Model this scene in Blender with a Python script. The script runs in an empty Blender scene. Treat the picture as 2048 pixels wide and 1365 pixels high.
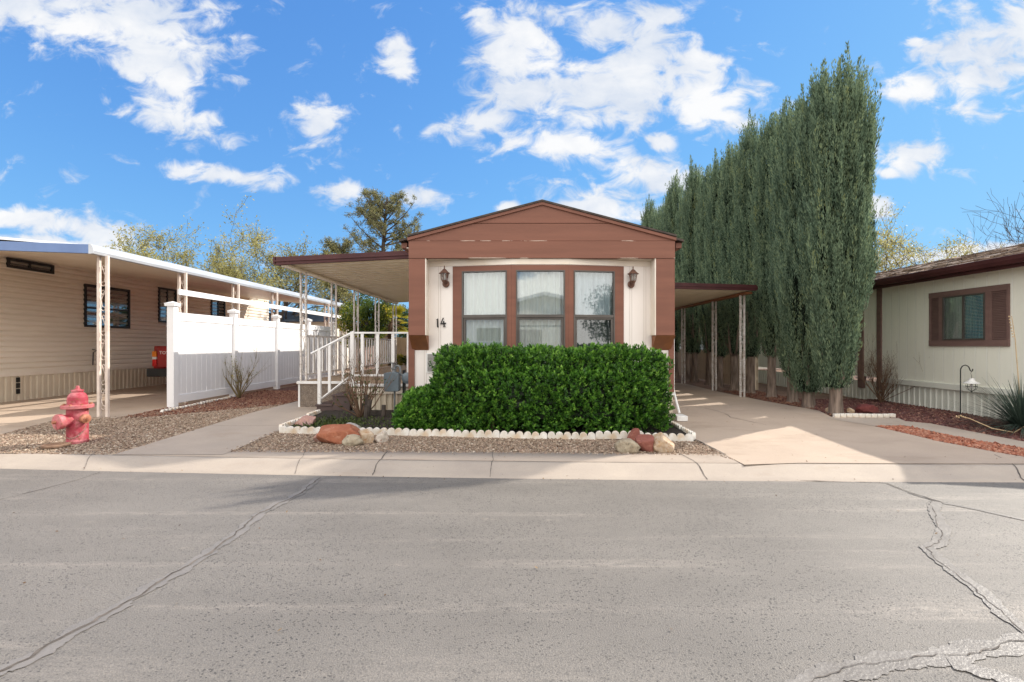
import bpy, bmesh, math, random
import numpy as np
from mathutils import Vector, Matrix, noise

# ------------------------------------------------------------------ camera, sky, sun
C = bpy.context.scene.collection
SC = bpy.context.scene
F, CX, CY, H = 985.0, 1036.0, 690.0, 1.35        # focal length / horizon of the 2048 px photograph, eye height
R = math.radians

cam = bpy.data.objects.new("camera", bpy.data.cameras.new("camera"))
C.objects.link(cam)
cam.location = (0, 0, H)
cam.rotation_euler = (R(90), 0, 0)
cam.data.sensor_fit = 'HORIZONTAL'
cam.data.sensor_width = 36
cam.data.lens = F / 2048 * 36
cam.data.shift_x = -12 / 2048
cam.data.shift_y = 7.5 / 2048
cam.data.clip_end = 3000
SC.camera = cam

SUN_EL = R(35.2)
SUN_AZ = math.atan2(0.89, 0.453)                  # from +Y towards +X
SUN_DIR = Vector((math.sin(SUN_AZ) * math.cos(SUN_EL), math.cos(SUN_AZ) * math.cos(SUN_EL), math.sin(SUN_EL)))
sl = bpy.data.lights.new("sun", 'SUN')
sl.energy = 3.2
sl.angle = R(0.6)
sl.color = (1.0, 0.93, 0.82)
sun = bpy.data.objects.new("sun", sl)
C.objects.link(sun)
sun.rotation_euler = SUN_DIR.to_track_quat('Z', 'Y').to_euler()
sun.location = (0, 0, 30)

SC.view_settings.view_transform = 'Standard'
SC.view_settings.look = 'None'
SC.view_settings.exposure = 0.95
SC.view_settings.gamma = 1
SC.cycles.max_bounces = 10
SC.cycles.diffuse_bounces = 6
SC.cycles.transparent_max_bounces = 12
SC.cycles.caustics_reflective = False
SC.cycles.caustics_refractive = False


def build_world():
    w = bpy.data.worlds.new("World")
    SC.world = w
    w.use_nodes = True
    nt = w.node_tree
    nt.nodes.clear()
    N, L = nt.nodes.new, nt.links.new

    def math_(op, a, b=None, c=None, clamp=False):
        n = N('ShaderNodeMath')
        n.operation = op
        n.use_clamp = clamp
        for i, x in enumerate((a, b, c)):
            if x is None:
                continue
            if isinstance(x, (int, float)):
                n.inputs[i].default_value = x
            else:
                L(x, n.inputs[i])
        return n.outputs[0]

    sky = N('ShaderNodeTexSky')
    sky.sky_type = 'NISHITA'
    sky.sun_disc = False
    sky.sun_elevation = SUN_EL
    sky.sun_rotation = SUN_AZ
    sky.altitude = 800
    sky.air_density = 1.0
    sky.dust_density = 0.3
    sky.ozone_density = 2.2
    # soft shoulder on each channel so the sky keeps its blue down to the roofs
    sc_ = N('ShaderNodeSeparateColor')
    L(sky.outputs[0], sc_.inputs[0])
    cmb = N('ShaderNodeCombineColor')
    for i, (gain, top) in enumerate(((0.50, 1.25), (0.93, 2.40), (1.7, 3.55))):
        e = math_('EXPONENT', math_('MULTIPLY', sc_.outputs[i], -gain / top))
        L(math_('MULTIPLY', math_('SUBTRACT', 1.0, e), top), cmb.inputs[i])
    tc = N('ShaderNodeTexCoord')
    sep = N('ShaderNodeSeparateXYZ')
    L(tc.outputs['Generated'], sep.inputs[0])
    x, y, z = sep.outputs
    ya = math_('MAXIMUM', math_('ABSOLUTE', y), 0.08)
    u = math_('DIVIDE', x, ya)
    v = math_('DIVIDE', z, ya)
    comb = N('ShaderNodeCombineXYZ')
    L(u, comb.inputs[0])
    L(v, comb.inputs[1])
    L(math_('MULTIPLY', math_('SIGN', y), 3.0), comb.inputs[2])
    # clouds: soft ellipses placed by direction, broken up by fractal noise
    blobs = [(95, 10, 190, 60, 0), (225, 40, 190, 75, 12), (300, 110, 115, 62, 25), (340, 160, 50, 34, 20),
             (350, 240, 88, 34, 18), (632, 246, 52, 42, 15), (795, 118, 28, 38, -25), (450, 352, 108, 17, 6),
             (692, 383, 50, 20, 0), (852, 390, 42, 19, -8), (50, 438, 90, 24, 5), (165, 456, 95, 28, 8),
             (1035, 110, 80, 105, -10), (1065, 190, 95, 60, 0), (985, 240, 95, 30, -14), (1200, 55, 80, 36, 10),
             (1230, 185, 150, 62, 0), (1290, 130, 105, 75, 0), (1400, 195, 110, 52, 14), (1470, 235, 50, 26, 25),
             (1390, 118, 75, 20, 8), (1140, 293, 112, 30, 4), (1300, 352, 85, 32, 5), (1215, 418, 130, 40, 0),
             (1025, 414, 40, 10, 0), (1985, 95, 120, 66, -15), (2060, 55, 80, 45, -10), (1940, 165, 70, 46, 20),
             (1838, 178, 60, 26, 12), (1836, 314, 66, 26, 8), (1768, 346, 22, 10, 0), (1752, 412, 28, 20, 0),
             (1900, 508, 150, 12, -6), (1322, 285, 26, 16, 0), (1835, 82, 24, 11, 0), (60, 486, 200, 14, 3), (1315, 30, 50, 16, 12)]
    acc = None
    for bx, by, ba, bb, rot in blobs:
        mp = N('ShaderNodeMapping')
        mp.vector_type = 'TEXTURE'
        mp.inputs['Location'].default_value = ((bx - CX) / F, (CY - by) / F, 3.0)
        mp.inputs['Rotation'].default_value = (0, 0, R(-rot))
        mp.inputs['Scale'].default_value = (ba / F, bb / F, 0.5)
        L(comb.outputs[0], mp.inputs[0])
        ln = N('ShaderNodeVectorMath')
        ln.operation = 'LENGTH'
        L(mp.outputs[0], ln.inputs[0])
        d = math_('SUBTRACT', 1.0, ln.outputs['Value'])
        acc = d if acc is None else math_('SMOOTH_MAX', acc, d, 0.25)
    acc = math_('MAXIMUM', acc, -0.9)
    # bright clouds added behind the camera to light shaded fronts, mirrored in the panes
    n0 = N('ShaderNodeTexNoise')
    n0.inputs['Scale'].default_value = 2.2
    n0.inputs['Detail'].default_value = 2
    L(comb.outputs[0], n0.inputs[0])
    bm_ = N('ShaderNodeMapRange')
    bm_.interpolation_type = 'SMOOTHSTEP'
    bm_.inputs['From Min'].default_value = 0.25
    bm_.inputs['From Max'].default_value = -0.15
    L(y, bm_.inputs['Value'])
    behind = bm_.outputs[0]
    bk = math_('MULTIPLY_ADD', n0.outputs[0], 5.0, -1.5)
    acc = math_('ADD', math_('MULTIPLY', acc, math_('SUBTRACT', 1.0, behind)), math_('MULTIPLY', bk, behind))

    def fbm(scale, detail, rough, dist):
        n = N('ShaderNodeTexNoise')
        n.inputs['Scale'].default_value = scale
        n.inputs['Detail'].default_value = detail
        n.inputs['Roughness'].default_value = rough
        n.inputs['Distortion'].default_value = dist
        mp = N('ShaderNodeMapping')
        mp.inputs['Scale'].default_value = (1, 1.5, 1)
        L(comb.outputs[0], mp.inputs[0])
        L(mp.outputs[0], n.inputs[0])
        return n.outputs[0]
    f1 = fbm(15.0, 11, 0.60, 0.5)
    f0 = fbm(5.0, 4, 0.55, 0.3)
    f2 = fbm(6.0, 6, 0.55, 0.3)
    dens = math_('ADD', math_('ADD', acc, math_('MULTIPLY_ADD', f1, 3.9, -1.50)), math_('MULTIPLY_ADD', f0, 1.5, -0.75))
    mr = N('ShaderNodeMapRange')
    mr.interpolation_type = 'SMOOTHSTEP'
    mr.inputs['From Min'].default_value = -0.12
    mr.inputs['From Max'].default_value = 1.0
    L(dens, mr.inputs['Value'])
    mask = math_('MULTIPLY', mr.outputs[0], 0.97)
    mask = math_('MULTIPLY', mask, math_('GREATER_THAN', z, 0.0))
    shade = N('ShaderNodeMapRange')
    shade.inputs['From Min'].default_value = 0.35
    shade.inputs['From Max'].default_value = 0.65
    L(f2, shade.inputs['Value'])
    cc = N('ShaderNodeMix')
    cc.data_type = 'RGBA'
    cc.inputs['A'].default_value = (2.15, 2.45, 2.95, 1)
    cc.inputs['B'].default_value = (3.45, 3.45, 3.45, 1)
    thick = N('ShaderNodeMapRange')
    thick.inputs['From Min'].default_value = 0.1
    thick.inputs['From Max'].default_value = 1.5
    L(dens, thick.inputs['Value'])
    L(math_('ADD', math_('MULTIPLY', shade.outputs[0], 0.75), math_('MULTIPLY', thick.outputs[0], 0.35)), cc.inputs['Factor'])
    cr_ = N('ShaderNodeMix')
    cr_.data_type = 'RGBA'
    cr_.inputs['B'].default_value = (8.2, 7.95, 7.5, 1)  # radiance of the added rear clouds, kept high as fill
    L(cc.outputs['Result'], cr_.inputs['A'])
    L(behind, cr_.inputs['Factor'])
    mx = N('ShaderNodeMix')
    mx.data_type = 'RGBA'
    L(mask, mx.inputs['Factor'])
    L(cmb.outputs[0], mx.inputs['A'])
    L(cr_.outputs['Result'], mx.inputs['B'])
    bg = N('ShaderNodeBackground')
    bg.inputs['Strength'].default_value = 0.15
    L(mx.outputs['Result'], bg.inputs['Color'])
    out = N('ShaderNodeOutputWorld')
    L(bg.outputs[0], out.inputs[0])


build_world()

# ------------------------------------------------------------------ plan of the ground
def g(Y):
    """Height of the yards above the gutter: a gentle rise from the kerb to the houses."""
    return 0.095 + max(0.0, min(1.0, (Y - 5.7) / 2.8)) * 0.085


def kerb_y(X):
    Xc = max(-8.0, min(8.0, X))
    y = 4.977 - 0.048 * Xc + 0.0041 * Xc * Xc
    return y + (X - Xc) * (-0.048 + 0.0082 * Xc)


def gp(px, py, dz=0.0):
    """Where the photograph's ground point lies on the lot."""
    Y = 7.0
    for _ in range(30):
        Y = (H - g(Y) - dz) * F / (py - CY)
    return ((px - CX) / F * Y, Y)


def rp(px, py):
    Y = H * F / (py - CY)
    return ((px - CX) / F * Y, Y)


# ------------------------------------------------------------------ mesh helpers
ORIG = {}


class MB:
    def __init__(s, m=None):
        s.v, s.f, s.m = [], [], m

    def add(s, vs, fs):
        k = len(s.v)
        if s.m is not None:
            vs = [tuple(s.m @ Vector(p)) for p in vs]
        s.v.extend([tuple(p) for p in vs])
        s.f.extend([tuple(i + k for i in q) for q in fs])
        return s

    def box(s, x0, x1, y0, y1, z0, z1):
        return s.add([(x0, y0, z0), (x1, y0, z0), (x1, y1, z0), (x0, y1, z0), (x0, y0, z1), (x1, y0, z1), (x1, y1, z1), (x0, y1, z1)],
                     [(0, 3, 2, 1), (4, 5, 6, 7), (0, 1, 5, 4), (1, 2, 6, 5), (2, 3, 7, 6), (3, 0, 4, 7)])

    def prism(s, poly, axis, lo, hi):
        n = len(poly)
        mk = {'x': lambda a, b, t: (t, a, b), 'y': lambda a, b, t: (a, t, b), 'z': lambda a, b, t: (a, b, t)}[axis]
        vs = [mk(a, b, lo) for a, b in poly] + [mk(a, b, hi) for a, b in poly]
        fs = [tuple(range(n))[::-1], tuple(range(n, 2 * n))] + [(i, (i + 1) % n, n + (i + 1) % n, n + i) for i in range(n)]
        return s.add(vs, fs)

    def strip(s, prof, axis, lo, hi):
        """An open profile swept along an axis: a folded sheet."""
        n = len(prof)
        mk = {'x': lambda a, b, t: (t, a, b), 'y': lambda a, b, t: (a, t, b), 'z': lambda a, b, t: (a, b, t)}[axis]
        vs = [mk(a, b, lo) for a, b in prof] + [mk(a, b, hi) for a, b in prof]
        return s.add(vs, [(i, i + 1, n + i + 1, n + i) for i in range(n - 1)])

    def tube(s, pts, r, n=6, caps=True):
        pts = [Vector(p) for p in pts]
        rs = [r] * len(pts) if isinstance(r, (int, float)) else list(r)
        vs, fs = [], []
        up = None
        for i, p in enumerate(pts):
            t = (pts[min(i + 1, len(pts) - 1)] - pts[max(i - 1, 0)])
            t = t.normalized() if t.length > 1e-9 else Vector((0, 0, 1))
            if up is None:
                a = Vector((0, 0, 1)) if abs(t.z) < 0.9 else Vector((1, 0, 0))
                up = (a - t * a.dot(t)).normalized()
            else:
                up = (up - t * up.dot(t))
                up = up.normalized() if up.length > 1e-6 else t.orthogonal().normalized()
            w = t.cross(up)
            for k in range(n):
                an = 2 * math.pi * k / n
                vs.append(p + (up * math.cos(an) + w * math.sin(an)) * rs[i])
        for i in range(len(pts) - 1):
            for k in range(n):
                fs.append((i * n + k, i * n + (k + 1) % n, (i + 1) * n + (k + 1) % n, (i + 1) * n + k))
        if caps:
            fs.append(tuple(range(n))[::-1])
            fs.append(tuple((len(pts) - 1) * n + k for k in range(n)))
        return s.add(vs, fs)

    def lathe(s, prof, n=24, o=(0, 0, 0), d=(0, 0, 1)):
        q = Vector(d).to_track_quat('Z', 'Y').to_matrix()
        o = Vector(o)
        vs, fs = [], []
        for r, z in prof:
            for k in range(n):
                a = 2 * math.pi * k / n
                vs.append(o + q @ Vector((r * math.cos(a), r * math.sin(a), z)))
        for i in range(len(prof) - 1):
            for k in range(n):
                fs.append((i * n + k, i * n + (k + 1) % n, (i + 1) * n + (k + 1) % n, (i + 1) * n + k))
        fs.append(tuple(range(n))[::-1])
        fs.append(tuple((len(prof) - 1) * n + k for k in range(n)))
        return s.add(vs, fs)

    def build(s, name, mat, parent=None, smooth=False, bevel=0.0, loc=None, segs=2):
        o0 = Vector(loc) if loc is not None else (ORIG[parent.name] if parent is not None else Vector((0, 0, 0)))
        me = bpy.data.meshes.new(name)
        vs = [(p[0] - o0.x, p[1] - o0.y, p[2] - o0.z) for p in s.v]
        me.from_pydata(vs, [], s.f)
        if len(s.f) < 40000:
            bm = bmesh.new()
            bm.from_mesh(me)
            bmesh.ops.recalc_face_normals(bm, faces=bm.faces)
            bm.to_mesh(me)
            bm.free()
        me.materials.append(mat)
        if smooth:
            me.polygons.foreach_set('use_smooth', [True] * len(me.polygons))
        o = bpy.data.objects.new(name, me)
        C.objects.link(o)
        if parent is not None:
            o.parent = parent
        else:
            o.location = o0
        ORIG[o.name] = o0
        if bevel:
            b = o.modifiers.new("bevel", 'BEVEL')
            b.width = bevel
            b.segments = segs
            b.limit_method = 'ANGLE'
            b.angle_limit = R(40)
            if smooth is False:
                me.polygons.foreach_set('use_smooth', [True] * len(me.polygons))
                b.harden_normals = True
        return o


def tag(o, label, cat, group=None, kind=None):
    if label:
        o['label'] = label
    if cat:
        o['category'] = cat
    if group:
        o['group'] = group
    if kind:
        o['kind'] = kind
    return o


def thing(name, label, cat, loc, group=None):
    o = bpy.data.objects.new(name, None)
    o.empty_display_size = 0.2
    C.objects.link(o)
    o.location = loc
    ORIG[o.name] = Vector(loc)
    return tag(o, label, cat, group)


def dup(root, loc, rz=0.0, sc=(1, 1, 1), label=None):
    r = root.copy()
    C.objects.link(r)
    r.location = loc
    r.rotation_euler = (0, 0, rz)
    r.scale = sc
    if label:
        r['label'] = label
    for ch in list(root.children):
        c = ch.copy()
        C.objects.link(c)
        c.parent = r
        for gg in ch.children:
            d = gg.copy()
            C.objects.link(d)
            d.parent = c
    return r


def structure(o):
    o['kind'] = 'structure'
    return o


def leaf_mesh(name, mat, parent, P, D, S, Ln, Wd, tint, core=None, loc=None, fold=0.0):
    """Many small pointed leaves: base, two shoulders, tip; a random tint per leaf."""
    P, D, S = np.asarray(P, float), np.asarray(D, float), np.asarray(S, float)
    n = len(P)
    Ln = np.broadcast_to(np.asarray(Ln, float), (n,))[:, None]
    Wd = np.broadcast_to(np.asarray(Wd, float), (n,))[:, None]
    Nn = np.cross(D, S)
    mid = P + D * Ln * 0.48 + Nn * Wd * fold
    V = np.stack([P, mid + S * Wd * 0.5, P + D * Ln, mid - S * Wd * 0.5], 1).reshape(-1, 3)
    Fq = np.arange(4 * n).reshape(n, 4)
    T = np.repeat(np.asarray(tint, float), 4)
    faces = Fq.tolist()
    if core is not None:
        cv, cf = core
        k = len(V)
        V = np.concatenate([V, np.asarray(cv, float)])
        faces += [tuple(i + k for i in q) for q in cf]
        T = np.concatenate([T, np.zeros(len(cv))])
    o0 = np.array(loc if loc is not None else (ORIG[parent.name] if parent is not None else (0, 0, 0)), float)
    me = bpy.data.meshes.new(name)
    me.from_pydata((V - o0).tolist(), [], faces)
    at = me.attributes.new('tint', 'FLOAT', 'POINT')
    at.data.foreach_set('value', T)
    me.materials.append(mat)
    o = bpy.data.objects.new(name, me)
    C.objects.link(o)
    if parent is not None:
        o.parent = parent
    else:
        o.location = o0
    ORIG[o.name] = Vector(o0)
    return o


def unit(a):
    return a / np.maximum(np.linalg.norm(a, axis=1, keepdims=True), 1e-9)


def perp(D, rng):
    r = rng.normal(size=D.shape)
    return unit(r - D * np.sum(r * D, 1, keepdims=True))


# ------------------------------------------------------------------ materials
def nodes(name):
    m = bpy.data.materials.new(name)
    m.use_nodes = True
    nt = m.node_tree
    b = nt.nodes['Principled BSDF']
    return m, nt, b


def rgba(c):
    return (c[0], c[1], c[2], 1)


def mixc(nt, fac, a, b, mode='MIX'):
    n = nt.nodes.new('ShaderNodeMix')
    n.data_type = 'RGBA'
    n.blend_type = mode
    for k, x in (('Factor', fac), ('A', a), ('B', b)):
        if isinstance(x, (tuple, list)):
            n.inputs[k].default_value = rgba(x)
        elif isinstance(x, (int, float)):
            n.inputs[k].default_value = x
        else:
            nt.links.new(x, n.inputs[k])
    return n.outputs['Result']


def mathn(nt, op, a, b=None, c=None):
    n = nt.nodes.new('ShaderNodeMath')
    n.operation = op
    for i, x in enumerate((a, b, c)):
        if x is None:
            continue
        if isinstance(x, (int, float)):
            n.inputs[i].default_value = x
        else:
            nt.links.new(x, n.inputs[i])
    return n.outputs[0]


def coords(nt, scale=(1, 1, 1), kind='Object'):
    tc = nt.nodes.new('ShaderNodeTexCoord')
    mp = nt.nodes.new('ShaderNodeMapping')
    mp.inputs['Scale'].default_value = scale
    nt.links.new(tc.outputs[kind], mp.inputs[0])
    return mp.outputs[0]


def noise_n(nt, vec, scale, detail=5, rough=0.55, dist=0.0):
    n = nt.nodes.new('ShaderNodeTexNoise')
    n.inputs['Scale'].default_value = scale
    n.inputs['Detail'].default_value = detail
    n.inputs['Roughness'].default_value = rough
    n.inputs['Distortion'].default_value = dist
    nt.links.new(vec, n.inputs['Vector'])
    return n.outputs[0]


def ramp(nt, fac, lo, hi):
    n = nt.nodes.new('ShaderNodeMapRange')
    n.inputs['From Min'].default_value = lo
    n.inputs['From Max'].default_value = hi
    nt.links.new(fac, n.inputs['Value'])
    return n.outputs[0]


def bump(nt, b, h, dist, strength=1.0):
    n = nt.nodes.new('ShaderNodeBump')
    n.inputs['Strength'].default_value = strength
    n.inputs['Distance'].default_value = dist
    nt.links.new(h, n.inputs['Height'])
    nt.links.new(n.outputs[0], b.inputs['Normal'])
    return n


def mat(name, c1, c2=None, rough=0.6, scale=4.0, detail=6, stretch=(1, 1, 1), bdist=0.0, bscale=60.0, metal=0.0, spec=0.4,
        speck=None, sscale=120.0, samt=0.5, lo=0.38, hi=0.62):
    """Paint, plaster, stone: two colours blended by noise, fine specks, fine relief."""
    m, nt, b = nodes(name)
    v = coords(nt, stretch)
    c2 = c2 or tuple(x * 0.82 for x in c1)
    col = mixc(nt, ramp(nt, noise_n(nt, v, scale, detail), lo, hi), c1, c2)
    if speck:
        col = mixc(nt, mathn(nt, 'MULTIPLY', ramp(nt, noise_n(nt, v, sscale, 2), 0.55, 0.68), samt), col, speck)
    nt.links.new(col, b.inputs['Base Color'])
    b.inputs['Roughness'].default_value = rough
    b.inputs['Metallic'].default_value = metal
    b.inputs['Specular IOR Level'].default_value = spec
    if bdist:
        bump(nt, b, noise_n(nt, v, bscale, 4), bdist)
    return m


def groove_mat(name, c1, c2, axis, period, width, gcol, rough=0.65, bdist=0.006, second=None):
    """Grooved plywood siding: narrow vertical grooves at a fixed spacing."""
    m, nt, b = nodes(name)
    v = coords(nt)
    sep = nt.nodes.new('ShaderNodeSeparateXYZ')
    nt.links.new(v, sep.inputs[0])
    t = mathn(nt, 'FRACT', mathn(nt, 'DIVIDE', sep.outputs['XYZ'.index(axis)], period))
    gm = mathn(nt, 'LESS_THAN', t, width / period)
    if second:
        t2 = mathn(nt, 'ABSOLUTE', mathn(nt, 'SUBTRACT', t, second))
        gm = mathn(nt, 'MAXIMUM', gm, mathn(nt, 'LESS_THAN', t2, width / period * 0.5))
    vs = coords(nt, (1, 1, 0.25))
    col = mixc(nt, ramp(nt, noise_n(nt, vs, 3.0, 8), 0.35, 0.65), c1, c2)
    col = mixc(nt, mathn(nt, 'MULTIPLY', gm, 0.8), col, gcol)
    nt.links.new(col, b.inputs['Base Color'])
    b.inputs['Roughness'].default_value = rough
    b.inputs['Specular IOR Level'].default_value = 0.3
    grain = noise_n(nt, coords(nt, (30, 30, 1.5)), 3.0, 4)
    h = mathn(nt, 'SUBTRACT', mathn(nt, 'MULTIPLY', grain, 0.25), gm)
    bump(nt, b, h, bdist)
    return m


def leaf_mat(name, cols, trans=0.35, rough=0.5, spec=0.35, tcol=None):
    """Leaves: colour picked per leaf, some light passing through."""
    m, nt, b = nodes(name)
    at = nt.nodes.new('ShaderNodeAttribute')
    at.attribute_name = 'tint'
    cr = nt.nodes.new('ShaderNodeValToRGB')
    e = cr.color_ramp.elements
    e[0].color = rgba(cols[0])
    e[1].color = rgba(cols[-1])
    for i in range(1, len(cols) - 1):
        e.new(i / (len(cols) - 1)).color = rgba(cols[i])
    nt.links.new(at.outputs['Fac'], cr.inputs[0])
    nt.links.new(cr.outputs[0], b.inputs['Base Color'])
    b.inputs['Roughness'].default_value = rough
    b.inputs['Specular IOR Level'].default_value = spec
    tr = nt.nodes.new('ShaderNodeBsdfTranslucent')
    if tcol:
        nt.links.new(mixc(nt, 0.6, cr.outputs[0], tcol), tr.inputs[0])
    else:
        nt.links.new(cr.outputs[0], tr.inputs[0])
    mx = nt.nodes.new('ShaderNodeMixShader')
    mx.inputs[0].default_value = trans
    nt.links.new(b.outputs[0], mx.inputs[1])
    nt.links.new(tr.outputs[0], mx.inputs[2])
    nt.links.new(mx.outputs[0], nt.nodes['Material Output'].inputs[0])
    return m


def glass_mat(name, refl=0.22, tint=(0.9, 0.94, 0.95)):
    m, nt, b = nodes(name)
    nt.nodes.remove(b)
    tr = nt.nodes.new('ShaderNodeBsdfTransparent')
    tr.inputs[0].default_value = rgba(tint)
    gl = nt.nodes.new('ShaderNodeBsdfGlossy')
    gl.inputs['Roughness'].default_value = 0.01
    gl.inputs['Color'].default_value = (1, 1, 1, 1)
    lw = nt.nodes.new('ShaderNodeLayerWeight')
    lw.inputs['Blend'].default_value = 0.25
    fac = mathn(nt, 'MULTIPLY_ADD', lw.outputs['Fresnel'], 0.6, refl)
    mx = nt.nodes.new('ShaderNodeMixShader')
    nt.links.new(fac, mx.inputs[0])
    nt.links.new(tr.outputs[0], mx.inputs[1])
    nt.links.new(gl.outputs[0], mx.inputs[2])
    nt.links.new(mx.outputs[0], nt.nodes['Material Output'].inputs[0])
    return m


def asphalt_mat():
    m, nt, b = nodes("worn_asphalt")
    v = coords(nt)
    big = ramp(nt, noise_n(nt, coords(nt, (0.7, 1.3, 1)), 0.7, 8, 0.65), 0.34, 0.66)
    col = mixc(nt, big, (0.166, 0.151, 0.135), (0.220, 0.200, 0.178))
    # dusty wheel streaks along the street
    st = noise_n(nt, coords(nt, (0.12, 3.2, 1)), 1.0, 8, 0.62)
    st2 = noise_n(nt, coords(nt, (4, 14, 1)), 2.0, 4)
    stf = mathn(nt, 'MULTIPLY', ramp(nt, st, 0.53, 0.66), ramp(nt, st2, 0.34, 0.60))
    col = mixc(nt, mathn(nt, 'MULTIPLY', mathn(nt, 'MULTIPLY', stf, ramp(nt, noise_n(nt, coords(nt, (0.5, 1.0, 1)), 1.0, 4), 0.38, 0.62)), 0.75), col, (0.38, 0.335, 0.29))
    pale = ramp(nt, noise_n(nt, coords(nt, (1.2, 3.0, 1)), 1.4, 7, 0.66), 0.64, 0.74)
    pale = mathn(nt, 'MULTIPLY', pale, ramp(nt, noise_n(nt, v, 30, 4), 0.4, 0.6))
    col = mixc(nt, mathn(nt, 'MULTIPLY', pale, 0.6), col, (0.42, 0.36, 0.30))
    # aggregate and small dark voids
    agg = noise_n(nt, v, 150, 3, 0.6)
    col = mixc(nt, ramp(nt, agg, 0.35, 0.7), mixc(nt, 1.0, col, (0.72, 0.72, 0.73), 'MULTIPLY'), mixc(nt, 1.0, col, (1.13, 1.12, 1.11), 'MULTIPLY'))
    vo = nt.nodes.new('ShaderNodeTexVoronoi')
    vo.inputs['Scale'].default_value = 48
    nt.links.new(coords(nt, (1, 1.25, 1)), vo.inputs['Vector'])
    pits = mathn(nt, 'LESS_THAN', mathn(nt, 'ADD', vo.outputs['Distance'], mathn(nt, 'MULTIPLY', agg, 0.35)), 0.44)
    dens = ramp(nt, noise_n(nt, v, 1.1, 5, 0.6), 0.36, 0.56)
    pits = mathn(nt, 'MULTIPLY', pits, dens)
    # voids survive where the coat has worn
    keep = mathn(nt, 'GREATER_THAN', noise_n(nt, v, 21, 2), 0.46)
    pits = mathn(nt, 'MULTIPLY', pits, keep)
    col = mixc(nt, mathn(nt, 'MULTIPLY', pits, 0.85), col, (0.05, 0.046, 0.045))
    nt.links.new(col, b.inputs['Base Color'])
    b.inputs['Roughness'].default_value = 0.62
    b.inputs['Specular IOR Level'].default_value = 0.45
    h = mathn(nt, 'SUBTRACT', mathn(nt, 'MULTIPLY', agg, 0.8), pits)
    bump(nt, b, h, 0.006)
    return m


def concrete_mat(name, c1, c2, stain=(0.30, 0.22, 0.16)):
    m, nt, b = nodes(name)
    v = coords(nt)
    col = mixc(nt, ramp(nt, noise_n(nt, v, 1.3, 7, 0.62), 0.32, 0.68), c1, c2)
    col = mixc(nt, mathn(nt, 'MULTIPLY', ramp(nt, noise_n(nt, coords(nt, (1, 2.2, 1)), 0.9, 8, 0.68), 0.54, 0.74), 0.5), col, stain)
    col = mixc(nt, ramp(nt, noise_n(nt, v, 220, 2), 0.3, 0.7), mixc(nt, 1.0, col, (0.88, 0.88, 0.88), 'MULTIPLY'), mixc(nt, 1.0, col, (1.07, 1.07, 1.07), 'MULTIPLY'))
    sp = mathn(nt, 'GREATER_THAN', noise_n(nt, v, 26, 2, 0.5), 0.76)
    col = mixc(nt, mathn(nt, 'MULTIPLY', sp, 0.6), col, (0.10, 0.085, 0.07))
    nt.links.new(col, b.inputs['Base Color'])
    b.inputs['Roughness'].default_value = 0.8
    b.inputs['Specular IOR Level'].default_value = 0.25
    bump(nt, b, noise_n(nt, v, 160, 4), 0.003)
    return m


def stone_bed_mat(name, cols, scale):
    """Ground under and between the loose stones."""
    m, nt, b = nodes(name)
    vo = nt.nodes.new('ShaderNodeTexVoronoi')
    vo.inputs['Scale'].default_value = scale
    nt.links.new(coords(nt), vo.inputs['Vector'])
    sep = nt.nodes.new('ShaderNodeSeparateColor')
    nt.links.new(vo.outputs['Color'], sep.inputs[0])
    cr = nt.nodes.new('ShaderNodeValToRGB')
    e = cr.color_ramp.elements
    e[0].color = rgba(cols[0])
    e[1].color = rgba(cols[-1])
    for i in range(1, len(cols) - 1):
        e.new(i / (len(cols) - 1)).color = rgba(cols[i])
    nt.links.new(sep.outputs[0], cr.inputs[0])
    nt.links.new(cr.outputs[0], b.inputs['Base Color'])
    b.inputs['Roughness'].default_value = 0.9
    b.inputs['Specular IOR Level'].default_value = 0.2
    bump(nt, b, mathn(nt, 'MULTIPLY', vo.outputs['Distance'], -1.0), 0.02)
    return m


def board_paint():
    """Chocolate painted boards whose paint has flaked off along the lower edges."""
    m, nt, b = nodes("chocolate_boards")
    v = coords(nt, (0.5, 0.5, 6))
    col = mixc(nt, ramp(nt, noise_n(nt, v, 2.0, 6), 0.38, 0.62), (0.218, 0.090, 0.059), (0.190, 0.078, 0.051))
    p = coords(nt)
    sep = nt.nodes.new('ShaderNodeSeparateXYZ')
    nt.links.new(p, sep.inputs[0])
    edge = None
    for z0, w in ((2.695 - 0.16, 0.013), (2.966 - 0.16, 0.010)):
        d = mathn(nt, 'ABSOLUTE', mathn(nt, 'SUBTRACT', sep.outputs[2], z0))
        e = ramp(nt, d, w, w * 0.4)
        edge = e if edge is None else mathn(nt, 'MAXIMUM', edge, e)
    n1 = ramp(nt, noise_n(nt, p, 1.6, 2), 0.44, 0.60)
    n2 = noise_n(nt, coords(nt, (1, 1, 2)), 26, 4)
    fl = mathn(nt, 'GREATER_THAN', mathn(nt, 'MULTIPLY', mathn(nt, 'MULTIPLY', edge, n1), n2), 0.27)
    col = mixc(nt, fl, col, (0.62, 0.52, 0.44))
    nt.links.new(col, b.inputs['Base Color'])
    b.inputs['Roughness'].default_value = 0.55
    b.inputs['Specular IOR Level'].default_value = 0.35
    bump(nt, b, noise_n(nt, v, 22, 4), 0.0025)
    return m


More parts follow.
